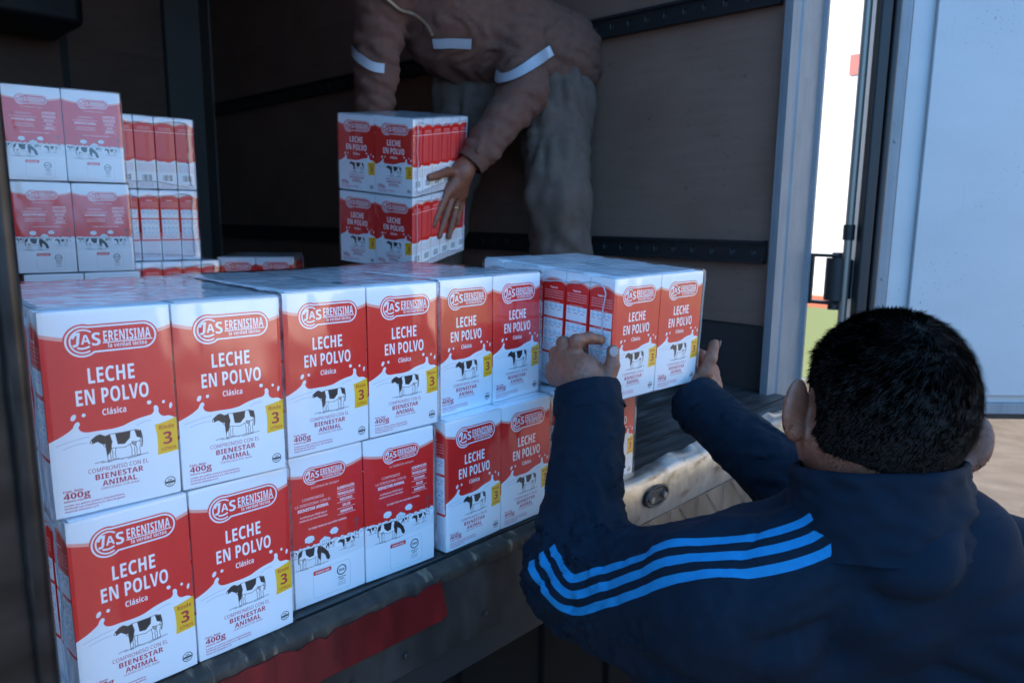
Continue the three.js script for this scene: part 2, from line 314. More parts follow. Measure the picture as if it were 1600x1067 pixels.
// ---------------------------------------------------------------- printed cartons of milk powder
const CW = 0.10776, CH = 0.185, CD = 0.0498;
const AT = { w: 2048, h: 1408, front: [4, 4, 600, 1030], back: [612, 4, 600, 1030], left: [1220, 4, 277, 1030], right: [1505, 4, 277, 1030], top: [4, 1044, 600, 277], bottom: [612, 1044, 600, 277] };
const RED = '#e4241d', DRED = '#b3123a', PINK = '#f2a596', WHITE = '#eef0f1';
function bandTop(c, w, h, hump) {   // white head band with a pink edge; hump < 0 sags, > 0 rises
  for (const [k, col] of [[0, PINK], [0.018, RED]]) {
    c.fillStyle = col; c.beginPath(); c.moveTo(-2, (0.103 + k) * h); c.bezierCurveTo(w * 0.3, (0.11 - hump + k) * h, w * 0.7, (0.11 - hump + k) * h, w + 2, (0.103 + k) * h);
    c.lineTo(w + 2, h * 0.66); c.lineTo(-2, h * 0.66); c.fill();
  }
}
function fitText(c, s, x, y, size, width, font = 'bold', align = 'center', fam = 'sans-serif') {   // text squeezed or stretched to a width
  c.font = `${font} ${size}px ${fam}`; const m = c.measureText(s).width; c.save(); c.translate(x, y); c.scale(width / m, 1); c.textAlign = align; c.textBaseline = 'middle'; c.fillText(s, 0, 0); c.restore();
}
function logo(c, x0, x1, cy, r) {
  const pill = (k, col, kr) => { c.fillStyle = col; c.beginPath(); c.roundRect(x0 - k + r * 0.25, cy - r - k, x1 - x0 + 2 * k - r * 0.25, 2 * r + 2 * k, r + k); c.fill(); c.beginPath(); c.arc(x0 + r * 1.12, cy + r * 0.1, r * 1.16 + kr, 0, 7); c.fill(); };
  pill(r * 0.10, RED, r * 0.12); pill(0, WHITE, 0); pill(-r * 0.14, RED, -r * 0.14);
  c.strokeStyle = WHITE; c.lineCap = 'round'; const u = r;
  c.lineWidth = u * 0.13; c.beginPath(); c.arc(x0 + u * 1.14, cy + u * 0.1, u * 0.84, -0.9, 1.1, true); c.stroke();
  // the L and A joined, the long S
  const X = x0 + u * 1.02;
  c.lineWidth = u * 0.19; c.beginPath(); c.moveTo(X - u * 0.5, cy - u * 0.22); c.quadraticCurveTo(X - u * 0.46, cy - u * 0.48, X - u * 0.12, cy - u * 0.46); c.quadraticCurveTo(X - u * 0.2, cy - u * 0.1, X - u * 0.22, cy + u * 0.2); c.quadraticCurveTo(X - u * 0.26, cy + u * 0.4, X - u * 0.46, cy + u * 0.38); c.stroke(); c.lineWidth = u * 0.15; c.beginPath(); c.moveTo(X - u * 0.22, cy + u * 0.56); c.quadraticCurveTo(X + u * 0.1, cy + u * 0.7, X + u * 0.5, cy + u * 0.52); c.stroke();
  c.fillStyle = WHITE; c.font = `bold ${u * 0.95}px sans-serif`; c.textAlign = 'center'; c.textBaseline = 'middle'; c.fillText('A', X + u * 0.3, cy + u * 0.0);
  c.font = `bold ${u * 1.32}px sans-serif`; c.fillText('S', X + u * 0.98, cy + u * 0.02);
  const tx = X + u * 1.42, tw = x1 - u * 0.42 - tx;
  c.font = `bold ${u * 1.1}px sans-serif`; const m = c.measureText('ERENISIMA').width; c.save(); c.translate(tx, cy - u * 0.16); c.scale(tw / m, 1); c.textAlign = 'left'; c.fillText('ERENISIMA', 0, 0); c.restore();
  c.lineWidth = u * 0.09; c.beginPath(); c.moveTo(X + u * 1.45, cy + u * 0.32); c.lineTo(x1 - u * 0.36, cy + u * 0.32); c.stroke();
  fitText(c, 'la verdad láctea', (tx + x1 - u * 0.5) / 2 + u * 0.05, cy + u * 0.58, u * 0.44, tw * 0.82);
}
function cow(c, x, y, s, grazing = false, flip = false) {   // x, y: middle of the ground line; s: body length
  c.save(); c.translate(x, y); c.scale(flip ? -s : s, s);
  const P = (pts, fill) => { c.beginPath(); pts.forEach(([a, b], i) => (i ? c.lineTo(a, b) : c.moveTo(a, b))); c.closePath(); c.fillStyle = fill; c.fill(); c.lineWidth = 0.012; c.strokeStyle = '#4a4444'; c.stroke(); };
  const K = '#2e2624', Wt = '#f4f4f2';
  c.strokeStyle = '#8f9296'; c.lineWidth = 0.02; for (let k = 0; k < 7; k++) { c.beginPath(); c.moveTo(-0.55 + k * 0.14, 0.01 + (k % 3) * 0.014); c.lineTo(-0.36 + k * 0.16, -0.01 + (k % 2) * 0.02); c.stroke(); }
  const leg = (a, w, b) => P([[a, -0.34], [a + w, -0.34], [a + w * 0.7, -0.16], [a + w * 0.8, -0.02], [a + w * 0.2, 0], [a + w * 0.25, -0.17]], b);
  leg(-0.19, 0.11, Wt); leg(0.22, 0.12, Wt);
  P([[-0.36, -0.56], [-0.2, -0.63], [0.1, -0.62], [0.38, -0.64], [0.46, -0.58], [0.47, -0.42], [0.4, -0.3], [0.26, -0.32], [0.1, -0.25], [-0.12, -0.28], [-0.26, -0.3], [-0.34, -0.38]], Wt);
  leg(-0.3, 0.12, Wt); leg(0.33, 0.13, Wt);
  if (grazing) { P([[-0.34, -0.58], [-0.24, -0.44], [-0.44, -0.28], [-0.5, -0.1], [-0.58, -0.06], [-0.62, -0.14], [-0.55, -0.34]], K); } else {
    P([[-0.3, -0.6], [-0.24, -0.4], [-0.36, -0.42], [-0.46, -0.5], [-0.56, -0.47], [-0.62, -0.5], [-0.58, -0.57], [-0.48, -0.64], [-0.4, -0.66]], K);
    P([[-0.62, -0.5], [-0.56, -0.47], [-0.58, -0.56]], Wt);
  }
  P([[-0.3, -0.6], [-0.2, -0.62], [-0.16, -0.44], [-0.22, -0.2], [-0.28, -0.12], [-0.3, -0.36]], K);
  P([[-0.08, -0.625], [0.24, -0.625], [0.22, -0.46], [0.1, -0.34], [-0.04, -0.36]], K);
  P([[0.34, -0.63], [0.46, -0.58], [0.46, -0.42], [0.38, -0.46]], K);
  P([[0.26, -0.36], [0.36, -0.34], [0.34, -0.26], [0.28, -0.28]], '#b9a9a2');
  c.strokeStyle = K; c.lineWidth = 0.025; c.beginPath(); c.moveTo(0.46, -0.6); c.quadraticCurveTo(0.52, -0.4, 0.47, -0.2); c.stroke();
  c.restore();
}
function drops(c, list) { c.fillStyle = WHITE; for (const [x, y, rx, ry, a] of list) { c.beginPath(); c.ellipse(x, y, rx, ry, a, 0, 7); c.fill(); } }
function smallLines(c, x, y, w, n, dy, size, col, words) {
  c.fillStyle = col; for (let i = 0; i < n; i++) { const k = i === n - 1 ? 0.55 : 1; fitText(c, words[i % words.length], x, y + i * dy, size, w * k, 'bold', 'left'); }
}
function drawFront(c, w, h) {
  c.fillStyle = WHITE; c.fillRect(0, 0, w, h); bandTop(c, w, h, -0.05);
  c.fillStyle = WHITE; c.beginPath(); c.moveTo(0, h * 0.618); c.quadraticCurveTo(w * 0.13, h * 0.592, w * 0.185, h * 0.562); c.quadraticCurveTo(w * 0.2, h * 0.535, w * 0.225, h * 0.535); c.quadraticCurveTo(w * 0.25, h * 0.545, w * 0.225, h * 0.562); c.quadraticCurveTo(w * 0.23, h * 0.592, w * 0.30, h * 0.594);
  c.bezierCurveTo(w * 0.42, h * 0.592, w * 0.46, h * 0.60, w * 0.56, h * 0.588); c.bezierCurveTo(w * 0.64, h * 0.57, w * 0.68, h * 0.562, w * 0.78, h * 0.556); c.quadraticCurveTo(w * 0.815, h * 0.548, w * 0.808, h * 0.525); c.quadraticCurveTo(w * 0.805, h * 0.51, w * 0.83, h * 0.512); c.quadraticCurveTo(w * 0.855, h * 0.52, w * 0.845, h * 0.542);
  c.quadraticCurveTo(w * 0.85, h * 0.57, w * 0.9, h * 0.575); c.quadraticCurveTo(w * 0.95, h * 0.57, w, h * 0.6); c.lineTo(w, h * 0.7); c.lineTo(0, h * 0.7); c.fill();
  drops(c, [[w * 0.195, h * 0.512, 11, 17, 0.5], [w * 0.27, h * 0.507, 9, 10, 0.3], [w * 0.775, h * 0.492, 11, 11, 0], [w * 0.895, h * 0.5, 8, 9, 0], [w * 0.955, h * 0.525, 8, 16, 0.2]]);
  c.strokeStyle = 'rgba(176,186,200,0.55)'; c.lineWidth = 5; for (const [a, b, e, f] of [[0.05, 0.64, 0.3, 0.615], [0.66, 0.6, 0.78, 0.585], [0.1, 0.66, 0.28, 0.645]]) { c.beginPath(); c.moveTo(w * a, h * b); c.quadraticCurveTo(w * (a + e) / 2, h * (b - 0.02), w * e, h * f); c.stroke(); }
  logo(c, w * 0.185, w * 0.875, h * 0.147, w * 0.112);
  c.fillStyle = '#fbf7f4'; fitText(c, 'LECHE', w * 0.5, h * 0.322, 108, w * 0.37); fitText(c, 'EN POLVO', w * 0.5, h * 0.424, 108, w * 0.57); fitText(c, 'Clásica', w * 0.5, h * 0.506, 44, w * 0.19);
  cow(c, w * 0.52, h * 0.752, w * 0.36);
  c.fillStyle = '#a8445f'; fitText(c, 'COMPROMISO CON EL', w * 0.5, h * 0.79, 30, w * 0.47, 'normal');
  c.fillStyle = DRED; fitText(c, 'BIENESTAR', w * 0.5, h * 0.825, 40, w * 0.38); fitText(c, 'ANIMAL', w * 0.5, h * 0.862, 40, w * 0.27); c.fillStyle = '#a8445f'; fitText(c, 'CERTIFICADO POR INAM', w * 0.5, h * 0.888, 16, w * 0.3, 'normal');
  // yellow tag
  c.fillStyle = '#f7bf1c'; c.beginPath(); c.moveTo(w * 0.805, h * 0.612); c.quadraticCurveTo(w * 0.9, h * 0.607, w, h * 0.588); c.lineTo(w, h * 0.765); c.quadraticCurveTo(w * 0.9, h * 0.77, w * 0.815, h * 0.772); c.quadraticCurveTo(w * 0.83, h * 0.68, w * 0.805, h * 0.612); c.fill();
  c.fillStyle = '#c2571d'; fitText(c, 'Rinde', w * 0.905, h * 0.632, 32, w * 0.14); fitText(c, 'LITROS', w * 0.915, h * 0.748, 24, w * 0.13); c.fillStyle = DRED; fitText(c, '3', w * 0.91, h * 0.692, 92, w * 0.09);
  c.fillStyle = DRED; fitText(c, 'Cont. Neto', w * 0.07, h * 0.868, 17, w * 0.15, 'bold', 'left'); fitText(c, '400g', w * 0.07, h * 0.893, 44, w * 0.2, 'bold', 'left'); fitText(c, 'Industria Argentina', w * 0.07, h * 0.918, 15, w * 0.2, 'bold', 'left');
  smallLines(c, w * 0.07, h * 0.94, w * 0.46, 3, 16, 14, '#b8466a', ['Leche en polvo entera instantánea,', 'fortificada con vitaminas A y D. Libre de gluten', 'Fuente de vitaminas A y D']);
  c.strokeStyle = '#2a2c30'; c.fillStyle = '#2a2c30'; c.lineWidth = 4; c.beginPath(); c.arc(w * 0.905, h * 0.93, w * 0.046, 0, 7); c.stroke(); fitText(c, 'SIN', w * 0.905, h * 0.918, 14, w * 0.04); c.fillRect(w * 0.865, h * 0.926, w * 0.08, 12); fitText(c, 'TACC', w * 0.905, h * 0.945, 13, w * 0.045);
}
function drawBack(c, w, h) {
  c.fillStyle = WHITE; c.fillRect(0, 0, w, h); bandTop(c, w, h, -0.045);
  // hills and trees line
  c.fillStyle = WHITE; c.beginPath(); c.moveTo(0, h * 0.615); for (let i = 0; i <= 40; i++) { const x = i / 40; c.lineTo(w * x, h * (0.606 - 0.012 * Math.abs(noise(x * 9, 2, 1)) - 0.006 * noise(x * 20, 4, 2))); } c.lineTo(w, h); c.lineTo(0, h); c.fill();
  const ink = '#8f9ba3';
  const tree = (x, y, r) => { c.fillStyle = '#e6ecef'; c.strokeStyle = ink; c.lineWidth = 2; c.beginPath(); for (let i = 0; i <= 18; i++) { const a = i / 18 * 6.283, q = r * (1 + 0.18 * noise(a * 2, x, 3)); c.lineTo(x + Math.cos(a) * q * 1.15, y + Math.sin(a) * q * 0.8); } c.fill(); c.stroke(); c.lineWidth = 1.2; for (let k = 0; k < 8; k++) { c.beginPath(); const a = k * 2.4, q = r * 0.55; c.arc(x + Math.cos(a) * q, y + Math.sin(a) * q * 0.55, r * 0.16, 0.3, 2.4); c.stroke(); } c.beginPath(); c.moveTo(x, y + r * 0.8); c.lineTo(x, y + r * 1.5); c.stroke(); };
  tree(w * 0.31, h * 0.558, 30); tree(w * 0.61, h * 0.548, 28); for (let i = 0; i < 12; i++) tree(w * (0.03 + i * 0.085), h * 0.607, 13);
  c.fillStyle = '#dfe5e8'; c.strokeStyle = ink; c.lineWidth = 2.5; c.beginPath(); c.moveTo(w * 0.43, h * 0.62); c.lineTo(w * 0.43, h * 0.585); c.lineTo(w * 0.49, h * 0.565); c.lineTo(w * 0.56, h * 0.585); c.lineTo(w * 0.56, h * 0.62); c.closePath(); c.fill(); c.stroke(); c.strokeRect(w * 0.46, h * 0.593, w * 0.03, h * 0.024); c.strokeRect(w * 0.51, h * 0.593, w * 0.03, h * 0.024);
  c.strokeStyle = '#4c5560'; c.lineWidth = 3; for (const s of [-1, 1]) { c.beginPath(); c.moveTo(w * 0.9, h * 0.53); c.lineTo(w * (0.9 + s * 0.03), h * 0.655); c.stroke(); } for (let k = 0; k < 5; k++) { c.beginPath(); c.moveTo(w * (0.89 - k * 0.004), h * (0.555 + k * 0.022)); c.lineTo(w * (0.915 + k * 0.004), h * (0.565 + k * 0.022)); c.stroke(); } for (let k = 0; k < 9; k++) { c.beginPath(); c.moveTo(w * 0.9, h * 0.522); c.lineTo(w * 0.9 + Math.cos(k * 0.7) * 22, h * 0.522 + Math.sin(k * 0.7) * 22); c.stroke(); }
  c.strokeStyle = '#b9c2c9'; c.lineWidth = 2; for (let k = 0; k < 8; k++) { c.beginPath(); c.moveTo(0, h * (0.66 + k * 0.013)); c.bezierCurveTo(w * 0.3, h * (0.65 + k * 0.013), w * 0.6, h * (0.69 + k * 0.008), w, h * (0.655 + k * 0.01)); c.stroke(); }
  cow(c, w * 0.34, h * 0.742, w * 0.34, true, true); cow(c, w * 0.77, h * 0.695, w * 0.19); cow(c, w * 0.56, h * 0.655, w * 0.1, true); cow(c, w * 0.1, h * 0.66, w * 0.12);
  logo(c, w * 0.27, w * 0.77, h * 0.145, w * 0.08);
  c.fillStyle = '#f6dcd8'; fitText(c, 'La Calidad de siempre', w * 0.52, h * 0.225, 22, w * 0.34, 'normal');
  fitText(c, 'COMPROMISO', w * 0.37, h * 0.292, 26, w * 0.26, 'normal'); fitText(c, 'LA SERENISIMA CON EL', w * 0.37, h * 0.325, 26, w * 0.43, 'normal'); c.fillStyle = '#fff'; fitText(c, 'BIENESTAR ANIMAL', w * 0.37, h * 0.358, 28, w * 0.37);
  c.fillStyle = '#f6dcd8'; fitText(c, 'Certificado por INAM bajo el', w * 0.37, h * 0.402, 18, w * 0.32); fitText(c, 'modelo de las cinco libertades.', w * 0.37, h * 0.425, 18, w * 0.34); fitText(c, 'La mejor leche de vacas bien cuidadas.', w * 0.54, h * 0.487, 22, w * 0.47);
  ['ALIMENTACIÓN', 'TRANQUILIDAD', 'DESCANSO', 'SALUD', 'AMBIENTE'].forEach((s, i) => { c.fillStyle = '#fff'; fitText(c, s, w * 0.775, h * (0.275 + i * 0.04), 26, w * [0.22, 0.22, 0.16, 0.1, 0.16][i]); c.fillRect(w * 0.66, h * (0.292 + i * 0.04), w * 0.23, 2.5); });
  // reply box; its square code is left blank
  c.strokeStyle = '#c4ccd3'; c.lineWidth = 3; c.beginPath(); c.roundRect(w * 0.34, h * 0.775, w * 0.46, h * 0.195, 24); c.stroke();
  c.fillStyle = RED; c.beginPath(); c.roundRect(w * 0.345, h * 0.782, w * 0.215, h * 0.028, 6); c.fill(); c.fillStyle = '#fff'; fitText(c, '¡Conocé más!', w * 0.452, h * 0.797, 22, w * 0.17);
  c.strokeStyle = '#24282c'; c.lineWidth = 7; c.beginPath(); c.arc(w * 0.69, h * 0.833, w * 0.055, 0, 7); c.stroke(); c.fillStyle = '#24282c'; fitText(c, 'INAM', w * 0.69, h * 0.833, 26, w * 0.075); fitText(c, 'BIENESTAR', w * 0.69, h * 0.882, 14, w * 0.1); fitText(c, 'ANIMAL', w * 0.69, h * 0.897, 14, w * 0.07); for (let k = 0; k < 3; k++) fitText(c, 'certificación inam', w * 0.69, h * (0.915 + k * 0.011), 9, w * 0.1, 'normal');
}
function drawLeft(c, w, h) {   // preparation panel
  c.fillStyle = WHITE; c.fillRect(0, 0, w, h); bandTop(c, w, h, 0.06);
  c.fillStyle = '#fff'; fitText(c, 'Preparación', w * 0.5, h * 0.15, 22, w * 0.32);
  c.fillStyle = '#f4cfcb'; for (let k = 0; k < 4; k++) fitText(c, 'agregar la leche en polvo sobre el agua y mezclar bien', w * 0.5, h * (0.176 + k * 0.02), 13, w * 0.84, 'bold');
  c.fillStyle = '#e9edf0'; c.fillRect(w * 0.06, h * 0.275, w * 0.88, h * 0.43); c.fillStyle = '#dfe6ec'; c.fillRect(0, h * 0.72, w, h * 0.28);
  c.fillStyle = RED; for (const y of [0.258, 0.398, 0.7]) c.fillRect(w * 0.04, h * y, w * 0.92, h * 0.02);
  c.fillStyle = '#f4cfcb'; for (const y of [0.268, 0.408]) fitText(c, 'para preparar un litro', w * 0.5, h * y, 13, w * 0.55);
  for (const y of [0.305, 0.45, 0.535, 0.6]) {
    for (let k = 0; k < 4; k++) { const x = w * (0.17 + k * 0.22); c.strokeStyle = '#5aa9c9'; c.lineWidth = 4; c.beginPath(); if (k % 2) c.arc(x, h * y, 13, 0, 7); else c.roundRect(x - 11, h * y - 15, 22, 30, 6); c.stroke(); c.fillStyle = '#a9d3e4'; c.fillRect(x - 8, h * y, 16, 11); if (k < 3) { c.fillStyle = '#5aa9c9'; c.fillRect(x + 21, h * y - 2, 13, 4); c.fillRect(x + 25, h * y - 6, 4, 13); } }
    c.fillStyle = '#b8466a'; for (let k = 0; k < 3; k++) fitText(c, ['taza', 'cucharadas soperas', 'agua', 'litro'][k] || '', w * (0.2 + k * 0.28), h * (y + 0.028), 12, w * 0.18);
  }
  c.fillStyle = '#b8466a'; for (let k = 0; k < 5; k++) fitText(c, 'una vez abierto conservar en lugar fresco', w * 0.5, h * (0.645 + k * 0.011), 10, w * 0.8, 'normal');
  c.strokeStyle = '#b86a86'; c.lineWidth = 2; for (let r = 0; r < 4; r++) for (let k = 0; k < 6; k++) { c.beginPath(); c.roundRect(w * (0.1 + k * 0.14), h * (0.735 + r * 0.03), w * 0.08, h * 0.02, 8); c.stroke(); }
  c.fillStyle = '#a8607c'; for (let k = 0; k < 9; k++) fitText(c, 'consumir preferentemente antes de la fecha impresa', w * 0.5, h * (0.86 + k * 0.012), 10, w * 0.84, 'normal');
  c.fillStyle = RED; c.fillRect(0, h * 0.26, w * 0.04, h * 0.45); c.fillRect(w * 0.955, h * 0.26, w * 0.05, h * 0.45);
}
function drawRight(c, w, h) {   // nutrition panel with the bar code
  c.fillStyle = WHITE; c.fillRect(0, 0, w, h); bandTop(c, w, h, 0.05);
  c.fillStyle = WHITE; c.beginPath(); c.moveTo(0, h * 0.6); c.bezierCurveTo(w * 0.2, h * 0.63, w * 0.4, h * 0.6, w * 0.55, h * 0.625); c.bezierCurveTo(w * 0.75, h * 0.63, w * 0.9, h * 0.58, w, h * 0.6); c.lineTo(w, h); c.lineTo(0, h); c.fill();
  c.fillStyle = '#f4d8d4'; fitText(c, 'Información nutricional', w * 0.5, h * 0.155, 18, w * 0.6); fitText(c, 'porción 26 g (2 cucharadas soperas)', w * 0.5, h * 0.178, 14, w * 0.7); c.fillRect(0, h * 0.205, w, 9);
  c.fillStyle = 'rgba(244,200,200,0.75)'; const rows = ['Valor energético', 'Carbohidratos', 'Proteínas', 'Grasas totales', 'Grasas saturadas', 'Grasas trans', 'Fibra', 'Sodio', 'Calcio', 'Vitamina A', 'Vitamina D', 'Hierro', 'Zinc'];
  rows.forEach((s, i) => { const y = h * (0.245 + i * 0.024); fitText(c, s, w * 0.1, y, 15, w * 0.42, 'normal', 'left'); fitText(c, (7 + i * 13) + ' mg', w * 0.72, y, 15, w * 0.16, 'bold', 'left'); c.fillRect(w * 0.1, y + 11, w * 0.8, 1.5); });
  c.strokeStyle = 'rgba(244,200,200,0.85)'; c.lineWidth = 3; c.strokeRect(w * 0.07, h * 0.23, w * 0.86, h * 0.33);
  c.fillStyle = '#b06a84'; for (let k = 0; k < 8; k++) fitText(c, 'ingredientes: leche entera en polvo, emulsionante', w * 0.5, h * (0.655 + k * 0.014), 11, w * 0.82, 'normal');
  c.fillStyle = '#f8fafb'; c.fillRect(w * 0.22, h * 0.79, w * 0.56, h * 0.12); c.fillStyle = '#3a4148'; let x = w * 0.26; let s = 5; while (x < w * 0.74) { s = (s * 29 + 7) % 31; const b = 2 + s % 4; c.fillRect(x, h * 0.8, b, h * 0.085); x += b + 2 + (s >> 2) % 4; }
  
  c.fillStyle = '#b06a84'; for (let k = 0; k < 4; k++) fitText(c, 'elaborado en la industria argentina', w * 0.5, h * (0.93 + k * 0.014), 11, w * 0.7, 'normal');
}
function drawTop(c, w, h) {
  c.fillStyle = '#e6eaee'; c.fillRect(0, 0, w, h); c.strokeStyle = '#c3cbd4'; c.lineWidth = 3; c.beginPath(); c.moveTo(0, h * 0.3); c.lineTo(w, h * 0.3); c.stroke();
  c.fillStyle = '#c76a78'; fitText(c, 'VTO 08 2025  L 1421', w * 0.62, h * 0.55, 24, w * 0.3, 'normal', 'center', 'monospace');
}
const atlas = canvasTex(AT.w, AT.h, (c) => {
  c.fillStyle = WHITE; c.fillRect(0, 0, AT.w, AT.h);
  for (const [k, f] of [['front', drawFront], ['back', drawBack], ['left', drawLeft], ['right', drawRight], ['top', drawTop], ['bottom', drawTop]]) {
    const [x, y, w, h] = AT[k]; c.save(); c.translate(x, y); c.beginPath(); c.rect(0, 0, w, h); c.clip(); f(c, w, h); c.restore();
  }
});
atlas.wrapS = atlas.wrapT = THREE.ClampToEdgeWrapping; atlas.anisotropy = 8;
const cartonMat = new THREE.MeshPhysicalMaterial({ map: atlas, roughness: 0.42, clearcoat: 0.35, clearcoatRoughness: 0.25 });
function cartonGeometry(v) {
  const w = CW - 0.0007, h = CH - 0.0008, d = CD - 0.0014, g = new THREE.BoxGeometry(w, h, d, 6, 8, 4), p = g.attributes.position, uv = g.attributes.uv;
  // BoxGeometry order: +x, -x, +y, -y, +z, -z
  const faces = ['right', 'left', 'top', 'bottom', 'front', 'back']; let k = 0;
  const cnt = [[4, 8], [4, 8], [6, 4], [6, 4], [6, 8], [6, 8]].map(([a, b]) => (a + 1) * (b + 1));
  faces.forEach((f, i) => { const [x, y, aw, ah] = AT[f]; for (let n = 0; n < cnt[i]; n++, k++) uv.setXY(k, (x + 1.5 + uv.getX(k) * (aw - 3)) / AT.w, 1 - (y + 1.5 + (1 - uv.getY(k)) * (ah - 3)) / AT.h); });
  const r = 0.0022, hx = w / 2 - r, hy = h / 2 - r, hz = d / 2 - r, a = new THREE.Vector3(), q = new THREE.Vector3();
  for (let i = 0; i < p.count; i++) {
    a.fromBufferAttribute(p, i);
    const bx = 1 - Math.pow(2 * a.x / w, 2), by = 1 - Math.pow(2 * a.y / h, 2), bz = 1 - Math.pow(2 * a.z / d, 2), dent = 0.6 + 0.8 * noise(a.x * 22 + v * 9, a.y * 22, a.z * 22);
    q.set(Math.max(-hx, Math.min(hx, a.x)), Math.max(-hy, Math.min(hy, a.y)), Math.max(-hz, Math.min(hz, a.z)));
    a.sub(q); if (a.lengthSq() > 0) a.setLength(r); a.add(q);
    const amp = 0.0009 * dent; a.z += Math.sign(a.z) * amp * bx * by * (Math.abs(a.z) > hz ? 1 : 0); a.x += Math.sign(a.x) * amp * 0.35 * bz * by * (Math.abs(a.x) > hx ? 1 : 0);
    p.setXYZ(i, a.x, a.y, a.z);
  }
  g.translate(0, h / 2 + 0.0004, 0); const m = g; m.computeVertexNormals(); return m;
}
const cartonGeos = [0, 1, 2, 3].map(cartonGeometry);
const flapGeo = [0, 1].map((k) => { const g = box(CW * 0.93, 0.0007, CD * 0.66, 0, CH - 0.0002, CD * (k ? 0.12 : -0.12), 0); g.rotateX(k ? 0.012 : -0.01); g.translate(0, k ? CH * 0.00015 : CH * 0.0001, 0); return g; });
const flapMat = new THREE.MeshPhysicalMaterial({ color: lin(0.74, 0.77, 0.8), roughness: 0.4, clearcoat: 0.3 });
// shrink film: sleeve over front, top, back and bottom with puckered ends; thin clear sheet
const filmMat = new THREE.MeshPhysicalMaterial({ color: lin(0.97, 0.98, 1), transmission: 1, thickness: 0, roughness: 0.1, ior: 1.72, specularIntensity: 1 });
const strandMat = new THREE.MeshPhysicalMaterial({ color: lin(0.7, 0.72, 0.76), roughness: 0.2, transmission: 0.35, thickness: 0 });
function filmGeometry(v) {
  const hw = CW + 0.0016, hd = CD * 3 + 0.0014, hh = CH + 0.0012, r = 0.004, prof = [];
  const arc = (cz, cy, a0) => { for (let k = 0; k <= 3; k++) { const a = a0 + k / 3 * Math.PI / 2; prof.push([cz + Math.cos(a) * r, cy + Math.sin(a) * r]); } };
  const seg = (z0, y0, z1, y1, n) => { for (let k = 1; k < n; k++) prof.push([z0 + (z1 - z0) * k / n, y0 + (y1 - y0) * k / n]); };
  arc(hd - r, hh - r, 0); seg(hd - r, hh, -hd + r, hh, 34); arc(-hd + r, hh - r, Math.PI / 2); seg(-hd, hh - r, -hd, r, 12); arc(-hd + r, r - 0.0006, Math.PI); seg(-hd + r, -0.0006, hd - r, -0.0006, 6); arc(hd - r, r - 0.0006, Math.PI * 1.5); seg(hd, r, hd, hh - r, 18);
  const nx = 26, n = prof.length, pos = [], idx = [];
  for (let i = -2; i <= nx + 2; i++) for (let j = 0; j < n; j++) {
    let x = Math.max(-hw, Math.min(hw, -hw + 2 * hw * i / nx)), [z, y] = prof[j], inset = i < 0 ? -i : i > nx ? i - nx : 0;
    let nz = 0, ny = 0; if (y >= hh - 1e-6) ny = 1; else if (y <= 0) ny = 0; else nz = Math.sign(z) * (Math.abs(z) > hd - 1e-3 ? 1 : 0);
    const c = Math.max(0, fbm(x * 45 + v * 7, z * 11 + y * 30, v, 3)), wr = ny ? 0.0012 * fbm(x * 30 + v * 3, z * 55, v, 3) + 0.0012 + 0.001 * c : 0.0009 * (fbm(x * 60 + v, y * 9 + z * 9, v * 2, 3) + 0.5) + 0.0012 * Math.max(0, fbm(x * 110 + v * 5, y * 12, v, 2) - 0.15);
    if (inset) { const t = inset * 0.011 * (1 + 0.3 * fbm(j * 0.35, v, 3, 2)); const cz = 0, cy = hh / 2, L = Math.hypot(z - cz, y - cy); z += (cz - z) / L * t; y += (cy - y) / L * t; x += Math.sign(x) * (0.0012 + 0.001 * noise(j * 0.6, v, inset)); }
    pos.push(x, y + ny * wr, z + nz * wr);
  }
  const cols = nx + 5; for (let i = 0; i < cols - 1; i++) for (let j = 0; j < n; j++) { const a = i * n + j, b = i * n + (j + 1) % n; idx.push(a, a + n, b, b, a + n, b + n); }
  const g = new THREE.BufferGeometry(); g.setAttribute('position', new THREE.Float32BufferAttribute(pos, 3)); g.setIndex(idx); g.computeVertexNormals();
  // puckered edge of the end opening, as a strand
  const strands = [];
  for (const i of [0, cols - 1]) { const pts = []; for (let j = 0; j < n; j += 3) { const k = (i * n + j) * 3; pts.push(new THREE.Vector3(pos[k] + (i ? 0.0006 : -0.0006), pos[k + 1], pos[k + 2])); } strands.push(new THREE.TubeGeometry(new THREE.CatmullRomCurve3(pts, true), 90, 0.0011, 5, true)); }
  return [g, strands];
}
const filmGeos = [0, 1, 2].map(filmGeometry);
let packCount = 0;
// x, y, z: the bottom corner at the left of the face that looks along +z; turn about y
function pack([x, y, z], turn, label, group, { pitch = 0, roll = 0, from = 'left' } = {}) {
  const o = thing('milk_pack', label, 'milk pack', group), v = packCount++;
  const off = new THREE.Vector3(CW * (from === 'left' ? 1 : -1), 0, -CD * 3);
  o.rotation.set(pitch, turn, roll, 'YXZ'); o.position.set(x, y, z).add(off.applyEuler(o.rotation));
  for (let i = 0; i < 2; i++) for (let k = 0; k < 6; k++) {
    const c = part('carton', cartonGeos[(v + i * 3 + k * 5) % 4], cartonMat, o); c.position.set((i - 0.5) * CW, 0, (2.5 - k) * CD); c.rotation.y = rr(-0.006, 0.006); c.position.y = rr(0, 0.0004);
    const f = part('top_flap', flapGeo[(i + k + v) % 2], flapMat, c);
    f.position.y = 0.0004;
  }
  const [fg, sg] = filmGeos[v % 3]; const film = part('shrink_film', fg, filmMat, o); for (const s of sg) part('film_edge', s, strandMat, film);
  return o;
}
const GA = 'milk packs on the truck sill', GB = 'milk packs stacked inside the truck', GM = 'milk packs in the hands of the man inside';
pack([0.2401, 0.1855, 0.0055], -0.0595, 'nearest upper shrink wrapped pack of red and white milk cartons at the left door post', GA);
pack([0.4695, 0.1855, -0.0047], -0.0131, 'middle upper pack of red and white milk cartons on the rear sill row', GA);
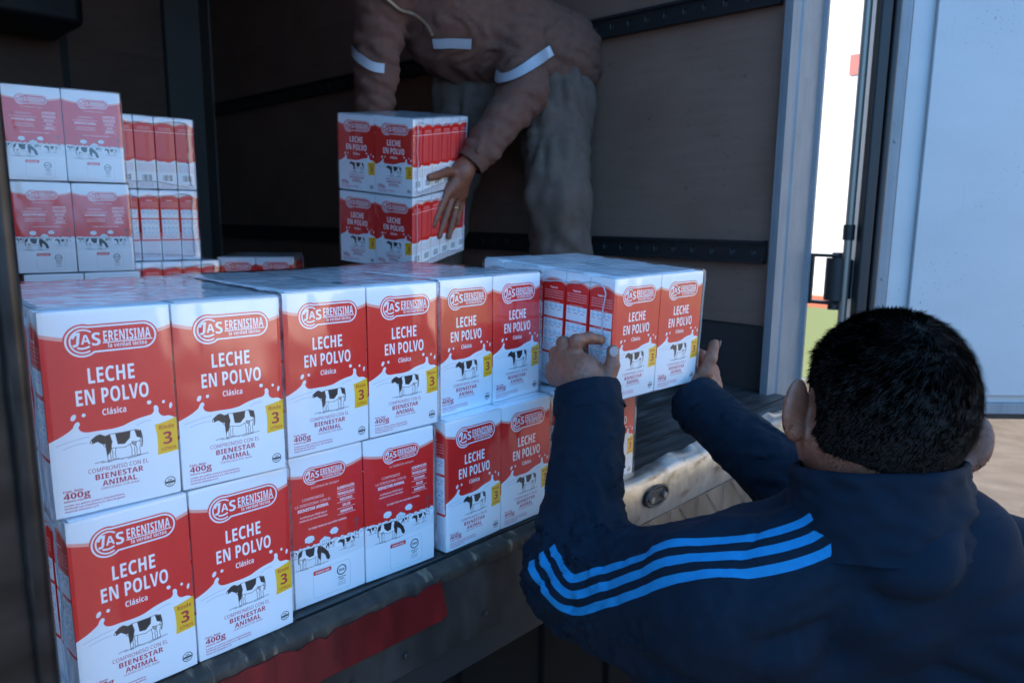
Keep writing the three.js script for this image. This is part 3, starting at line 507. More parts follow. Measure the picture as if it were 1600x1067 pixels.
pack([0.6974, 0.1855, -0.0172], 0.0545, 'upper pack of milk cartons beside the pack held by the man in navy', GA);
pack([0.2445, 0, 0.012], 0.004, 'lower pack of milk cartons at the left door post, bottom of its stack', GA);
pack([0.4675 + 2 * CW * Math.cos(0.045), 0, -0.006 + 0.0097 - 0.019], Math.PI - 0.045, 'lower pack turned to show its back panels with cows, windmill and trees', GA, { from: 'back' }).position.set(0.4675 + CW, 0, -0.006 - CD * 3);
pack([0.6925, 0, 0.002], 0.012, 'lower front facing pack half hidden by the navy sleeve', GA);
pack([0.919, 0, 0.0], 0.0, 'lowest pack under the one held by the man in navy, last of the row', GA);
pack([0.9359, 0.1822, 0.0861], -0.0884, 'tilted pack of milk cartons gripped by the man in navy', 'milk pack being lifted', { pitch: 0.052, roll: 0.0156 });
// packs carried by the man inside
pack([1.1716, 0.3349, -0.9686], -1.2059, 'lower of the two packs carried by the man in brown', GM, { pitch: 0.1467, roll: -0.1116 });
{ const e = new THREE.Euler(0.1467, -1.2059, -0.1116, 'YXZ'), u = new THREE.Vector3(0, CH + 0.003, 0).applyEuler(e); pack([1.1716 + u.x, 0.3349 + u.y, -0.9686 + u.z], -1.2059, 'upper of the two packs carried by the man in brown', GM, { pitch: 0.1467, roll: -0.1116 }); }
// stacks at the left inside
const CT = -0.2, cpos = (y, dx = 0) => { const o = new THREE.Vector3(CW, 0, -CD * 3).applyAxisAngle(new THREE.Vector3(0, 1, 0), CT); return [0.4575 + o.x + dx, y, -1.045 + o.z]; };
const cl = ['lowest pack on the floor under the stack by the left wall', 'pack just under the two back facing packs by the left wall', 'lower of two packs with back panels facing out by the left wall', 'topmost pack with back panels facing out by the left wall'];
for (let k = 0; k < 4; k++) { const p = pack([0, 0, 0], 0, cl[k], GB); p.rotation.set(0, CT + Math.PI, 0); p.position.set(...cpos(FLOOR + 0.0005 + k * (CH + 0.0016), k === 3 ? -0.004 : k === 1 ? 0.01 : 0)); }
const dl = ['lowest pack on the floor behind the left stack', 'pack under the side facing packs with only its red top edge showing', 'lower side facing pack with preparation panels behind the left stack', 'upper side facing pack with bar codes behind the left stack'];
for (let k = 0; k < 4; k++) { const p = pack([0, 0, 0], 0, dl[k], GB); p.rotation.set(0, -0.115 + (k === 2 ? Math.PI / 2 : -Math.PI / 2), 0); p.position.set(0.967 - CD * 3 + (k === 1 ? 0.035 : k === 0 ? 0.03 : 0), FLOOR + 0.0005 + k * (CH + 0.0016), -1.32 - CW + (k < 2 ? 0.035 : 0) - 0.017); }
for (let k = 0; k < 2; k++) { const p = pack([0, 0, 0], 0, ['floor level pack under the front facing one in the hold', 'front facing pack low in the hold beyond the front rows'][k], GB); p.rotation.set(0, -0.62, 0); p.position.set(1.215, FLOOR + 0.0005 + k * (CH + 0.0016), -1.475); }

// ---------------------------------------------------------------- people: smooth joined limbs meshed from distance fields
const smin = (a, b, k) => { const h = Math.max(k - Math.abs(a - b), 0) / k; return Math.min(a, b) - h * h * k * 0.25; };
// bone: [a, b, ra, rb]
function cone(px, py, pz, B) {
  const a = B[0], b = B[1], bx = b[0] - a[0], by = b[1] - a[1], bz = b[2] - a[2], qx = px - a[0], qy = py - a[1], qz = pz - a[2];
  const l2 = bx * bx + by * by + bz * bz; let t = l2 ? (qx * bx + qy * by + qz * bz) / l2 : 0; t = t < 0 ? 0 : t > 1 ? 1 : t;
  const dx = qx - bx * t, dy = qy - by * t, dz = qz - bz * t; return Math.sqrt(dx * dx + dy * dy + dz * dz) - (B[2] + (B[3] - B[2]) * t);
}
function bones(list, k) { return (x, y, z) => { let d = 1e9; for (let i = 0; i < list.length; i++) { const e = cone(x, y, z, list[i]); d = d > 1e8 ? e : smin(d, e, list[i][4] || k); } return d; }; }
function boundsOf(list, pad) { const lo = [1e9, 1e9, 1e9], hi = [-1e9, -1e9, -1e9]; for (const B of list) for (const [p, r] of [[B[0], B[2]], [B[1], B[3]]]) for (let i = 0; i < 3; i++) { lo[i] = Math.min(lo[i], p[i] - r - pad); hi[i] = Math.max(hi[i], p[i] + r + pad); } return [lo, hi]; }
function surfaceNets(f, [lo, hi], cell) {
  const n = [0, 1, 2].map((i) => Math.ceil((hi[i] - lo[i]) / cell) + 2), [nx, ny, nz] = n, F = new Float32Array(nx * ny * nz), id = (i, j, k) => i + nx * (j + ny * k);
  for (let k = 0; k < nz; k++) for (let j = 0; j < ny; j++) for (let i = 0; i < nx;) {
    const d = f(lo[0] + i * cell, lo[1] + j * cell, lo[2] + k * cell); F[id(i, j, k)] = d;
    const skip = Math.floor((Math.abs(d) * 0.55) / cell) - 3;   // far from the surface: fill the run with the sign
    if (skip > 1) { const e = Math.min(nx, i + skip); for (let m = i + 1; m < e; m++) F[id(m, j, k)] = d; i = Math.max(e, i + 1); } else i++;
  }
  const cellId = new Int32Array(nx * ny * nz).fill(-1), pos = [], idx = [];
  for (let k = 0; k < nz - 1; k++) for (let j = 0; j < ny - 1; j++) for (let i = 0; i < nx - 1; i++) {
    const v = []; let m = 0; for (let c = 0; c < 8; c++) { v[c] = F[id(i + (c & 1), j + ((c >> 1) & 1), k + (c >> 2))]; if (v[c] < 0) m |= 1 << c; }
    if (m === 0 || m === 255) continue; let sx = 0, sy = 0, sz = 0, q = 0;
    for (let a = 0; a < 8; a++) for (const b of [a | 1, a | 2, a | 4]) { if (b === a || (v[a] < 0) === (v[b] < 0)) continue; const t = v[a] / (v[a] - v[b]); sx += (a & 1) + ((b & 1) - (a & 1)) * t; sy += ((a >> 1) & 1) + (((b >> 1) & 1) - ((a >> 1) & 1)) * t; sz += (a >> 2) + ((b >> 2) - (a >> 2)) * t; q++; }
    cellId[id(i, j, k)] = pos.length / 3; pos.push(lo[0] + (i + sx / q) * cell, lo[1] + (j + sy / q) * cell, lo[2] + (k + sz / q) * cell);
  }
  const quad = (a, b, c, d, flip) => { if (a < 0 || b < 0 || c < 0 || d < 0) return; flip ? idx.push(a, c, b, a, d, c) : idx.push(a, b, c, a, c, d); };
  for (let k = 1; k < nz - 1; k++) for (let j = 1; j < ny - 1; j++) for (let i = 1; i < nx - 1; i++) {
    const s = F[id(i, j, k)] < 0;
    if (s !== F[id(i + 1, j, k)] < 0) quad(cellId[id(i, j - 1, k - 1)], cellId[id(i, j, k - 1)], cellId[id(i, j, k)], cellId[id(i, j - 1, k)], !s);
    if (s !== F[id(i, j + 1, k)] < 0) quad(cellId[id(i - 1, j, k - 1)], cellId[id(i - 1, j, k)], cellId[id(i, j, k)], cellId[id(i, j, k - 1)], !s);
    if (s !== F[id(i, j, k + 1)] < 0) quad(cellId[id(i - 1, j - 1, k)], cellId[id(i, j - 1, k)], cellId[id(i, j, k)], cellId[id(i - 1, j, k)], !s);
  }
  const g = new THREE.BufferGeometry(); g.setAttribute('position', new THREE.Float32BufferAttribute(pos, 3)); g.setIndex(idx); g.computeVertexNormals();
  const uv = new Float32Array(pos.length / 3 * 2); for (let i = 0; i < uv.length / 2; i++) { uv[2 * i] = pos[3 * i] * 0.71 + pos[3 * i + 2] * 0.69; uv[2 * i + 1] = pos[3 * i + 1] + (pos[3 * i + 2] - pos[3 * i]) * 0.21; }
  g.setAttribute('uv', new THREE.BufferAttribute(uv, 2)); return g;
}
function toSurface(f, p, it = 4) { const e = 0.0015; for (let n = 0; n < it; n++) { const d = f(p.x, p.y, p.z), g = new THREE.Vector3(f(p.x + e, p.y, p.z) - d, f(p.x, p.y + e, p.z) - d, f(p.x, p.y, p.z + e) - d).normalize(); p.addScaledVector(g, -d * 0.9); if (n === it - 1) return g; } }
function ribbon(f, pts, width, lift, n, shift = 0) {   // a strip laid on the surface of f along pts
  const curve = new THREE.CatmullRomCurve3(pts.map((a) => (a.isVector3 ? a.clone() : V(a)))), P = curve.getSpacedPoints(n); P.forEach((p) => toSurface(f, p));
  for (let s = 0; s < 14; s++) { for (let i = 1; i < n; i++) P[i].multiplyScalar(2).add(P[i - 1]).add(P[i + 1]).multiplyScalar(0.25); if (s % 4 === 3) P.forEach((p) => toSurface(f, p, 2)); }
  const BV = P.map((p, i) => { const t = P[Math.min(n, i + 4)].clone().sub(P[Math.max(0, i - 4)]).normalize(); return t.cross(toSurface(f, p.clone(), 1)).normalize(); });
  for (let s = 0; s < 30; s++) for (let i = 1; i < n; i++) BV[i].multiplyScalar(2).add(BV[i - 1]).add(BV[i + 1]).normalize();
  const pos = [], idx = [], M = 4;
  for (let i = 0; i <= n; i++) {
    const b = BV[i];
    for (let m = 0; m <= M; m++) { const q = P[i].clone().addScaledVector(b, shift + (m / M - 0.5) * width), g = toSurface(f, q, 3); q.addScaledVector(g, lift); pos.push(q.x, q.y, q.z); }
  }
  for (let i = 0; i < n; i++) for (let m = 0; m < M; m++) { const a = i * (M + 1) + m, b = a + M + 1; idx.push(a, b, a + 1, b, b + 1, a + 1); }
  const g = new THREE.BufferGeometry(); g.setAttribute('position', new THREE.Float32BufferAttribute(pos, 3)); g.setIndex(idx); g.computeVertexNormals();
  // thickness: a second skin below
  const N = pos.length / 3, nn = g.attributes.normal, all = pos.slice(), id = idx.slice(); for (let i = 0; i < N; i++) all.push(pos[3 * i] - nn.getX(i) * lift * 1.6, pos[3 * i + 1] - nn.getY(i) * lift * 1.6, pos[3 * i + 2] - nn.getZ(i) * lift * 1.6);
  for (let k = 0; k < idx.length; k += 3) id.push(idx[k] + N, idx[k + 2] + N, idx[k + 1] + N);
  const out = new THREE.BufferGeometry(); out.setAttribute('position', new THREE.Float32BufferAttribute(all, 3)); out.setIndex(id); out.computeVertexNormals(); return out;
}
const skinTex = dataTex(256, 256, (u, v) => { const n = fbm(u * 14, v * 14, 3, 4) * 0.07 + (rnd() - 0.5) * 0.03; return [0.50 + n, 0.305 + n * 0.8, 0.225 + n * 0.7]; });
skinTex.repeat.set(9, 9);
const skin = new THREE.MeshPhysicalMaterial({ map: skinTex, roughness: 0.52 });
const weave = (r, g, b, k = 0.05) => { const t = dataTex(256, 256, (u, v) => { const n = (Math.sin(u * 400) * Math.sin(v * 400)) * 0.02 + fbm(u * 8, v * 8, 5, 4) * k + (rnd() - 0.5) * 0.03; return [r + n * r * 4, g + n * g * 4, b + n * b * 4]; }); t.repeat.set(4, 4); return t; };
const navy = new THREE.MeshPhysicalMaterial({ map: weave(0.022, 0.085, 0.14, 0.02), roughness: 0.82, specularIntensity: 0.35 });
const skyBlue = new THREE.MeshStandardMaterial({ map: weave(0.10, 0.52, 0.84, 0.03), roughness: 0.7 });
const hairMat = new THREE.MeshPhysicalMaterial({ color: lin(0.013, 0.011, 0.010), roughness: 0.8, specularIntensity: 0.18, side: THREE.DoubleSide });

// jacket cloth: u runs along the sleeve stripes, v across them; three light blue stripes dyed into the navy
const stripedNavy = (() => {
  const t = dataTex(1024, 256, (u, v) => {
    const n = (rnd() - 0.5) * 0.02 + fbm(u * 30, v * 12, 3, 3) * 0.02, m = (v - 0.5) * 0.12, k = [-0.0185, 0, 0.0185].some((c) => Math.abs(m - c) < 0.0048) && u > 0.03 && u < 0.97;
    return k ? [0.09 + n, 0.44 + n, 0.62 + n] : [0.022 + n * 0.4, 0.085 + n * 0.7, 0.14 + n];
  });
  t.wrapS = t.wrapT = THREE.ClampToEdgeWrapping; const m = navy.clone(); m.map = t; return m;
})();
function printStripes(g, f, pts) {
  const n = 160, P = new THREE.CatmullRomCurve3(pts.map(V)).getSpacedPoints(n); P.forEach((p) => toSurface(f, p));
  for (let s = 0; s < 40; s++) for (let i = 1; i < n; i++) P[i].multiplyScalar(2).add(P[i - 1]).add(P[i + 1]).multiplyScalar(0.25);
  const N = P.map((p) => toSurface(f, p.clone(), 1)); for (let s = 0; s < 120; s++) for (let i = 1; i < n; i++) N[i].multiplyScalar(2).add(N[i - 1]).add(N[i + 1]).normalize();
  const T = P.map((p, i) => P[Math.min(n, i + 3)].clone().sub(P[Math.max(0, i - 3)]).normalize()), B = T.map((t, i) => t.clone().cross(N[i]).normalize());
  const a = g.attributes.position, uv = g.attributes.uv, p = new THREE.Vector3(), d = new THREE.Vector3();
  for (let i = 0; i < a.count; i++) {
    p.fromBufferAttribute(a, i); let best = 1e9, k = 0; for (let j = 0; j <= n; j++) { const e = p.distanceToSquared(P[j]); if (e < best) { best = e; k = j; } }
    d.copy(p).sub(P[k]); const along = d.dot(T[k]) / (P[n].distanceTo(P[n - 1]) * n), v = Math.max(-0.06, Math.min(0.06, d.dot(B[k]))), deep = d.dot(N[k]) < -0.055 || best > 0.02;
    uv.setXY(i, deep ? 2 : k / n + along, 0.5 + v / 0.12);
  }
}
// hands: wrist -> palm -> five fingers; each finger is [mcp, pip, dip, tip] with its radius
function handField(wrist, palm, fingers, wr = 0.026) {
  const L = [[wrist, palm[0], wr, 0.024], ...palm.slice(1).map((p) => [palm[0], p, 0.024, 0.0155])];
  for (const [pts, r] of fingers) for (let i = 0; i < pts.length - 1; i++) { const a = r * (1.08 - i * 0.1), b = r * (1.0 - i * 0.1); L.push([pts[i], pts[i + 1], a, b, 0.0045]); }
  return [bones(L, 0.016), L];
}
function creases(f) { return (x, y, z) => f(x, y, z) + 0.0005 * noise(x * 120, y * 120, z * 120) + 0.0007 * Math.abs(noise(x * 55, y * 55, z * 55)); }
const unionB = (a, b) => [a[0].map((v, i) => Math.min(v, b[0][i])), a[1].map((v, i) => Math.max(v, b[1][i]))];

// head in its own frame: x to its right, y up, z towards the face
function headField(ears = true) {
  const ell = (x, y, z, cx, cy, cz, a, b, c) => { const X = (x - cx) / a, Y = (y - cy) / b, Z = (z - cz) / c, k = Math.sqrt(X * X + Y * Y + Z * Z); return (k - 1) * Math.min(a, b, c) * 0.5 * (1 + Math.min(1, k)); };
  return (x, y, z) => {
    const s = Math.abs(x);
    let d = ell(x, y, z, 0, 0.03, -0.006, 0.078, 0.084, 0.097);
    d = smin(d, ell(x, y, z, 0, -0.012, -0.02, 0.068, 0.075, 0.078), 0.03);             // occiput
    d = smin(d, cone(s, y, z, [[0.03, -0.03, 0.045], [0.012, -0.092, 0.07], 0.045, 0.022]), 0.03);   // cheek to chin
    d = smin(d, cone(s, y, z, [[0.058, -0.04, 0.005], [0.03, -0.085, 0.055], 0.02, 0.018]), 0.03);   // jaw
    d = smin(d, cone(x, y, z, [[0, -0.05, -0.012], [0, -0.16, -0.012], 0.055, 0.058]), 0.03);          // neck
    d = smin(d, cone(x, y, z, [[0, 0.015, 0.094], [0, -0.028, 0.112], 0.008, 0.013]), 0.014);        // nose
    d = smin(d, cone(s, y, z, [[0.008, -0.062, 0.096], [0.02, -0.062, 0.088], 0.007, 0.005]), 0.012); // lips
    d = Math.max(d, -ell(s, y, z, 0.032, 0.012, 0.104, 0.017, 0.011, 0.014)); d = smin(d, ell(s, y, z, 0.032, 0.012, 0.083, 0.013, 0.0125, 0.0125), 0.003); // eyes
    if (!ears) return d;
    // ears: a flat shell standing off the head with a hollow
    const ca = Math.cos(0.8), sa = Math.sin(0.8), ex = s - 0.096, ey = y + 0.008, ez = z + 0.012, ax = ex * ca + ez * sa, az = -ex * sa + ez * ca;
    let ear = ell(ax, ey, az, 0.004, 0, 0, 0.0085, 0.034, 0.023); ear = Math.max(ear, -ell(ax, ey, az, 0.013, 0.002, 0.003, 0.008, 0.022, 0.012)); ear = smin(ear, ell(ax, ey, az, -0.002, -0.026, 0.004, 0.006, 0.011, 0.009), 0.006);
    return smin(d, ear, 0.008);
  };
}
function inFrame(f, M) { const m = M.clone().invert().elements; return (x, y, z) => f(m[0] * x + m[4] * y + m[8] * z + m[12], m[1] * x + m[5] * y + m[9] * z + m[13], m[2] * x + m[6] * y + m[10] * z + m[14]); }
function frame(origin, faceDir, up, roll = 0) {   // matrix of a head frame
  const z = faceDir.clone().normalize(), x = up.clone().cross(z).normalize(), y = z.clone().cross(x); const M = new THREE.Matrix4().makeBasis(x, y, z); M.multiply(new THREE.Matrix4().makeRotationZ(roll)); M.setPosition(origin); M.scale(new THREE.Vector3(0.94, 0.94, 0.94)); return M;
}
function buildHead(person, M, hairOpts) {
  const f = headField(), bald = headField(false), g = surfaceNets(f, [[-0.13, -0.2, -0.13], [0.13, 0.15, 0.15]], 0.0032), g0 = g.clone(); g.applyMatrix4(M);
  // cropped hair: a close cap with short strands growing from a crown whorl
  const cap = (x, y, z) => { const lo = y - (-0.062 + 0.0 * z) - Math.max(0, z + 0.03) * 1.35 - 0.012 * Math.min(1, Math.abs(x) / 0.07); const ear = Math.hypot(Math.abs(x) - 0.085, (y + 0.006) * 0.9, z + 0.004) - 0.024; const d = bald(x, y, z) - 0.0075 * Math.min(1, Math.max(0.12, (lo + 0.01) / 0.06)) - 0.0012 * noise(x * 90, y * 90, z * 90); return Math.max(d, -lo, -ear); };
  const hg = surfaceNets(cap, [[-0.12, -0.1, -0.13], [0.12, 0.16, 0.15]], 0.0034);
  const pos = [], nor = [], hp = hg.attributes.position, hn = hg.attributes.normal, whorl = new THREE.Vector3(0.012, 0.105, -0.075);
  const N = hairOpts.strands; const p = new THREE.Vector3(), n = new THREE.Vector3(), t = new THREE.Vector3(), s = new THREE.Vector3();
  for (let i = 0; i < N; i++) {
    const k = Math.floor(rnd() * hp.count); p.fromBufferAttribute(hp, k); n.fromBufferAttribute(hn, k); p.x += rr(-0.002, 0.002); p.y += rr(-0.002, 0.002); p.z += rr(-0.002, 0.002);
    if (n.dot(p) < 0.72 * p.length() || (p.y < -0.05 && p.z > -0.04) || Math.hypot(Math.abs(p.x) - 0.088, p.y + 0.006, p.z + 0.002) < 0.031) continue; t.copy(p).sub(whorl); s.copy(t).cross(n); t.addScaledVector(s, 0.55).addScaledVector(n, -t.dot(n)).normalize(); t.x += rr(-0.2, 0.2); t.y += rr(-0.2, 0.2); t.z += rr(-0.2, 0.2);
    const len = rr(0.6, 1.4) * (1 + 0.5 * noise(p.x * 40, p.y * 40, p.z * 40)) * (0.0028 + 0.0065 * Math.min(1, Math.max(0, (p.y + 0.03) / 0.09))), w = 0.00022; t.addScaledVector(n, p.y > 0.05 ? 0.4 : 0.22).normalize(); s.copy(t).cross(n).normalize();
    const a = p.clone().addScaledVector(s, w), b = p.clone().addScaledVector(s, -w), m = p.clone().addScaledVector(t, len * 0.6), e = m.clone().addScaledVector(t, len * 0.45).addScaledVector(n, -len * 0.12), m1 = m.clone().addScaledVector(s, w * 0.7), m2 = m.clone().addScaledVector(s, -w * 0.7);
    for (const q of [a, b, m1, m1, b, m2, m1, m2, e]) { pos.push(q.x, q.y, q.z); nor.push(n.x, n.y, n.z); }
  }
  // stubble thinning out below the hairline
  const bp = g0.attributes.position, bn = g0.attributes.normal;
  for (let i = 0; i < N * 0.5; i++) {
    const k = Math.floor(rnd() * bp.count); p.fromBufferAttribute(bp, k); n.fromBufferAttribute(bn, k); const lo = p.y + 0.062 - Math.max(0, p.z + 0.03) * 1.35 - 0.012 * Math.min(1, Math.abs(p.x) / 0.07);
    if (lo > 0.012 || rnd() > Math.exp((lo - 0.004) / 0.011) || p.z > 0.03 || Math.hypot(Math.abs(p.x) - 0.092, p.y + 0.006, p.z + 0.002) < 0.03) continue;
    p.x += rr(-0.0015, 0.0015); p.y += rr(-0.0015, 0.0015); t.set(rr(-0.3, 0.3), -1, rr(-0.3, 0.3)).addScaledVector(n, 0.5).normalize(); s.copy(t).cross(n).normalize(); const w = 0.00024, a = p.clone().addScaledVector(s, w), b = p.clone().addScaledVector(s, -w), e = p.clone().addScaledVector(t, rr(0.0016, 0.0034)).addScaledVector(n, 0.0003);
    for (const q of [a, b, e]) { pos.push(q.x, q.y, q.z); nor.push(n.x, n.y, n.z); }
  }
  const sg = new THREE.BufferGeometry(); sg.setAttribute('position', new THREE.Float32BufferAttribute(pos, 3)); sg.setAttribute('normal', new THREE.Float32BufferAttribute(nor, 3));
  const hc = hg.toNonIndexed(); hc.deleteAttribute('uv'); const hair = mergeGeometries([hc, sg]); hair.applyMatrix4(M);
  part('hair', hair, hairMat, person);
  return g;
}
// ---- the man in the navy jacket, seen from behind
{
  const man = thing('person', 'man in navy jacket with light blue stripes, back to us, lifting a pack', 'person');
  const camF = new THREE.Vector3(0.711, -0.167, -0.683), camU = new THREE.Vector3(0.114, 0.986, -0.123);
  const H0 = V([0.9050, 0.2441, 0.4680]);
  const M = frame(H0, new THREE.Vector3(0.745, -0.20, -0.64), camU, 0.19);
  const headGeo = buildHead(man, M, { strands: 60000 });
  // left hand: fingertips pressed on the pack's side, thumb up along its front edge
  const [lh, LB] = handField([0.8791, 0.2034, 0.0995], [[0.8820, 0.2294, 0.0815], [0.8841, 0.2520, 0.0606], [0.8825, 0.2503, 0.0476], [0.8826, 0.2392, 0.0358], [0.8832, 0.2246, 0.0283]], [
    [[[0.8838, 0.2524, 0.0631], [0.8842, 0.2793, 0.0643], [0.9075, 0.2819, 0.0689], [0.9251, 0.2780, 0.0764]], 0.0098],
    [[[0.8825, 0.2503, 0.0476], [0.8827, 0.2739, 0.0420], [0.9119, 0.2680, 0.0373], [0.9304, 0.2593, 0.0397]], 0.0102],
    [[[0.8826, 0.2392, 0.0358], [0.8846, 0.2565, 0.0263], [0.9147, 0.2474, 0.0159], [0.9273, 0.2405, 0.0206]], 0.0098],
    [[[0.8832, 0.2246, 0.0283], [0.8880, 0.2336, 0.0165], [0.9146, 0.2263, 0.0064], [0.9276, 0.2212, 0.0109]], 0.0088],
    [[[0.8826, 0.2176, 0.0997], [0.8913, 0.2279, 0.1150], [0.9025, 0.2482, 0.1158], [0.9104, 0.2683, 0.1103]], 0.0116],
  ], 0.028);
  // right hand: flat on the pack's right side, thumb standing up in view
  const [rh, RB] = handField([1.1427, 0.1485, 0.1092], [[1.1695, 0.1735, 0.1091], [1.2044, 0.1967, 0.1002], [1.2176, 0.1847, 0.0935], [1.2255, 0.1711, 0.0874], [1.2300, 0.1577, 0.0807]], [
    [[[1.2044, 0.1967, 0.1002], [1.2262, 0.2148, 0.0745], [1.2395, 0.2212, 0.0487], [1.2482, 0.2244, 0.0277]], 0.0096],
    [[[1.2176, 0.1847, 0.0935], [1.2372, 0.1984, 0.0666], [1.2505, 0.2043, 0.0380], [1.2591, 0.2070, 0.0141]], 0.0100],
    [[[1.2255, 0.1711, 0.0874], [1.2431, 0.1825, 0.0591], [1.2542, 0.1862, 0.0316], [1.2609, 0.1891, 0.0086]], 0.0096],
    [[[1.2300, 0.1577, 0.0807], [1.2434, 0.1653, 0.0548], [1.2521, 0.1673, 0.0312], [1.2567, 0.1684, 0.0122]], 0.0086],
    [[[1.1542, 0.1816, 0.1102], [1.1563, 0.2026, 0.1219], [1.1641, 0.2256, 0.1244], [1.1747, 0.2478, 0.1241]], 0.0112],
  ], 0.028);
  const shoulderL = [0.7743, 0.0458, 0.3658], elbowL = [0.7815, -0.0078, 0.1595], shoulderR = [0.9764, 0.0367, 0.6371], elbowR = [1.0636, 0.0351, 0.3988];
  const nb = [0.8949, 0.1459, 0.4888], under = [[elbowL, [0.8791, 0.2034, 0.0995], 0.038, 0.028], [elbowR, [1.1427, 0.1485, 0.1092], 0.038, 0.028], [shoulderL, elbowL, 0.045, 0.038], [shoulderR, elbowR, 0.045, 0.038], [nb, shoulderL, 0.045, 0.05], [nb, shoulderR, 0.045, 0.05], [nb, [0.8987, 0.1997, 0.4797], 0.045, 0.045]];
  const armF = bones(under, 0.02), armGeo = surfaceNets(armF, boundsOf(under, 0.01), 0.008);
  const lg = surfaceNets(creases(lh), boundsOf(LB, 0.006), 0.0024), rg = surfaceNets(creases(rh), boundsOf(RB, 0.006), 0.0024);
  const body = part('body', mergeGeometries([headGeo, lg, rg, armGeo]), skin, man); body.userData.label = 'head, neck, ears and hands, brown skin';
  const nails = []; const nail = (c, dir, up, w, l) => { const g = new THREE.SphereGeometry(1, 12, 8).scale(w, 0.0012, l); const z = dir.clone().normalize(), x = up.clone().cross(z).normalize(), y = z.clone().cross(x); g.applyMatrix4(new THREE.Matrix4().makeBasis(x, y, z)); g.translate(c.x, c.y, c.z); nails.push(g); };
  {
    const t0 = V([0.9025, 0.2482, 0.1158]), t1 = V([0.9104, 0.2683, 0.1103]), d = t1.clone().sub(t0), out = camF.clone().negate(); nail(t1.clone().addScaledVector(out, 0.0098).addScaledVector(d.normalize(), -0.001), d, out, 0.0066, 0.0078);
    const r0 = V([1.1641, 0.2256, 0.1244]), r1 = V([1.1747, 0.2478, 0.1241]), e = r1.clone().sub(r0), side = new THREE.Vector3(0.693, 0, 0.72); nail(r1.clone().addScaledVector(side, 0.0085), e, side, 0.006, 0.0075);
  }
  for (const n of nails) part('fingernail', n, new THREE.MeshPhysicalMaterial({ color: lin(0.36, 0.22, 0.18), roughness: 0.3, clearcoat: 0.4 }), man);
  // jacket
  const down = (p, d, dx = 0) => [p[0] + dx, p[1] - d, p[2]];
  const L0 = [0.8735, -0.0460, 0.3965], R0 = [0.9991, -0.0237, 0.5730], neck = [0.8971, 0.1101, 0.4926];
  const J = [
    [shoulderL, neck, 0.074, 0.078], [neck, shoulderR, 0.078, 0.076], [neck, [0.9396, -0.0327, 0.4840], 0.08, 0.12],
    [L0, down(L0, 0.40), 0.118, 0.125], [R0, down(R0, 0.40), 0.118, 0.125],
    [shoulderL, elbowL, 0.076, 0.060], [[0.7847, -0.0242, 0.2400], [0.8262, -0.0768, 0.3620], 0.058, 0.085],
    [elbowL, [0.8719, 0.1923, 0.1021], 0.058, 0.047], [shoulderR, elbowR, 0.078, 0.062], [elbowR, [1.1307, 0.1467, 0.1338], 0.06, 0.043],
  ];
  const base = bones(J, 0.05);
  const arms = [[shoulderL, elbowL], [elbowL, [0.8719, 0.1923, 0.1021]], [elbowR, [1.1307, 0.1467, 0.1338]]].map(([a, b]) => { const A = V(a), d = V(b).sub(A); return [A, d.length(), d.normalize()]; });
  const q = new THREE.Vector3(), w = new THREE.Vector3();
  const jacket = (x, y, z) => {
    let d = base(x, y, z); if (d > 0.03 || d < -0.03) return d;
    let near = 1e9, fold = 0; q.set(x, y, z);
    arms.forEach(([A, len, dir], i) => { w.copy(q).sub(A); const s = w.dot(dir), r = Math.sqrt(Math.max(0, w.lengthSq() - s * s)); if (s > -0.06 && s < len + 0.02 && r < near) { near = r; const amp = 0.4 + 0.6 * Math.exp(-Math.pow((i ? s : len - s) / 0.10, 2)); fold = amp * (0.015 * (Math.abs(noise(s * 16 + i * 5 + 2.2 * noise(x * 9, y * 9, z * 9), x * 7, y * 7)) - 0.35) + 0.0075 * (Math.abs(noise(s * 31 + i * 3 + 1.4 * noise(x * 14, y * 14, z * 14), x * 9, z * 9)) - 0.3)); } });
    const k = Math.max(0, Math.min(1, (0.11 - near) / 0.04));
    const back = 0.02 * (Math.abs(noise(x * 4 + y * 3, y * 8 - x * 5, z * 5)) - 0.3) + 0.008 * (Math.abs(noise(x * 9 - y * 7, y * 14, z * 9)) - 0.3);
    return d - (fold * k + back * (1 - k));
  };
  const jg = surfaceNets(jacket, boundsOf(J, 0.025), 0.0055);
  const jk = part('jacket', jg, stripedNavy, man); jk.userData.label = 'navy track jacket with three light blue sleeve stripes';
  const collarRing = (top, bot, r0, r1, h0) => {   // standing collar: two skins with soft waves
    const c0 = V(top), c1 = V(bot), up = c0.clone().sub(c1), fwd = camF.clone().addScaledVector(up.clone().normalize(), -camF.dot(up.clone().normalize())).normalize(), side = fwd.clone().cross(up).normalize(), pos = [], idx = [], nt = 72, nh = 14;
    for (let s = 0; s < 2; s++) for (let h = 0; h <= nh; h++) for (let t = 0; t < nt; t++) {
      const a = t / nt * Math.PI * 2, k = h / nh, wv = 0.004 * noise(Math.cos(a) * 1.6, Math.sin(a) * 1.6, k * 3.2) + 0.0018 * noise(Math.cos(a) * 4, Math.sin(a) * 4, k * 9), seam = Math.abs(k - 0.8) < 0.04 ? -0.0016 : 0, lip = k > 0.97 ? -0.0025 : 0;
      const r = r1 + (r0 - r1) * Math.pow(k, 0.7) + wv + seam + lip - s * 0.006; const p = c1.clone().addScaledVector(up, k * (s ? 0.995 : 1) + 0.0 * a).addScaledVector(side, Math.cos(a) * r * 1.06).addScaledVector(fwd, Math.sin(a) * r * 0.94); pos.push(p.x, p.y, p.z);
    }
    const R = (nh + 1) * nt; for (let s = 0; s < 2; s++) for (let h = 0; h < nh; h++) for (let t = 0; t < nt; t++) { const a = s * R + h * nt + t, b = s * R + h * nt + (t + 1) % nt; s ? idx.push(a, a + nt, b, b, a + nt, b + nt) : idx.push(a, b, a + nt, b, b + nt, a + nt); }
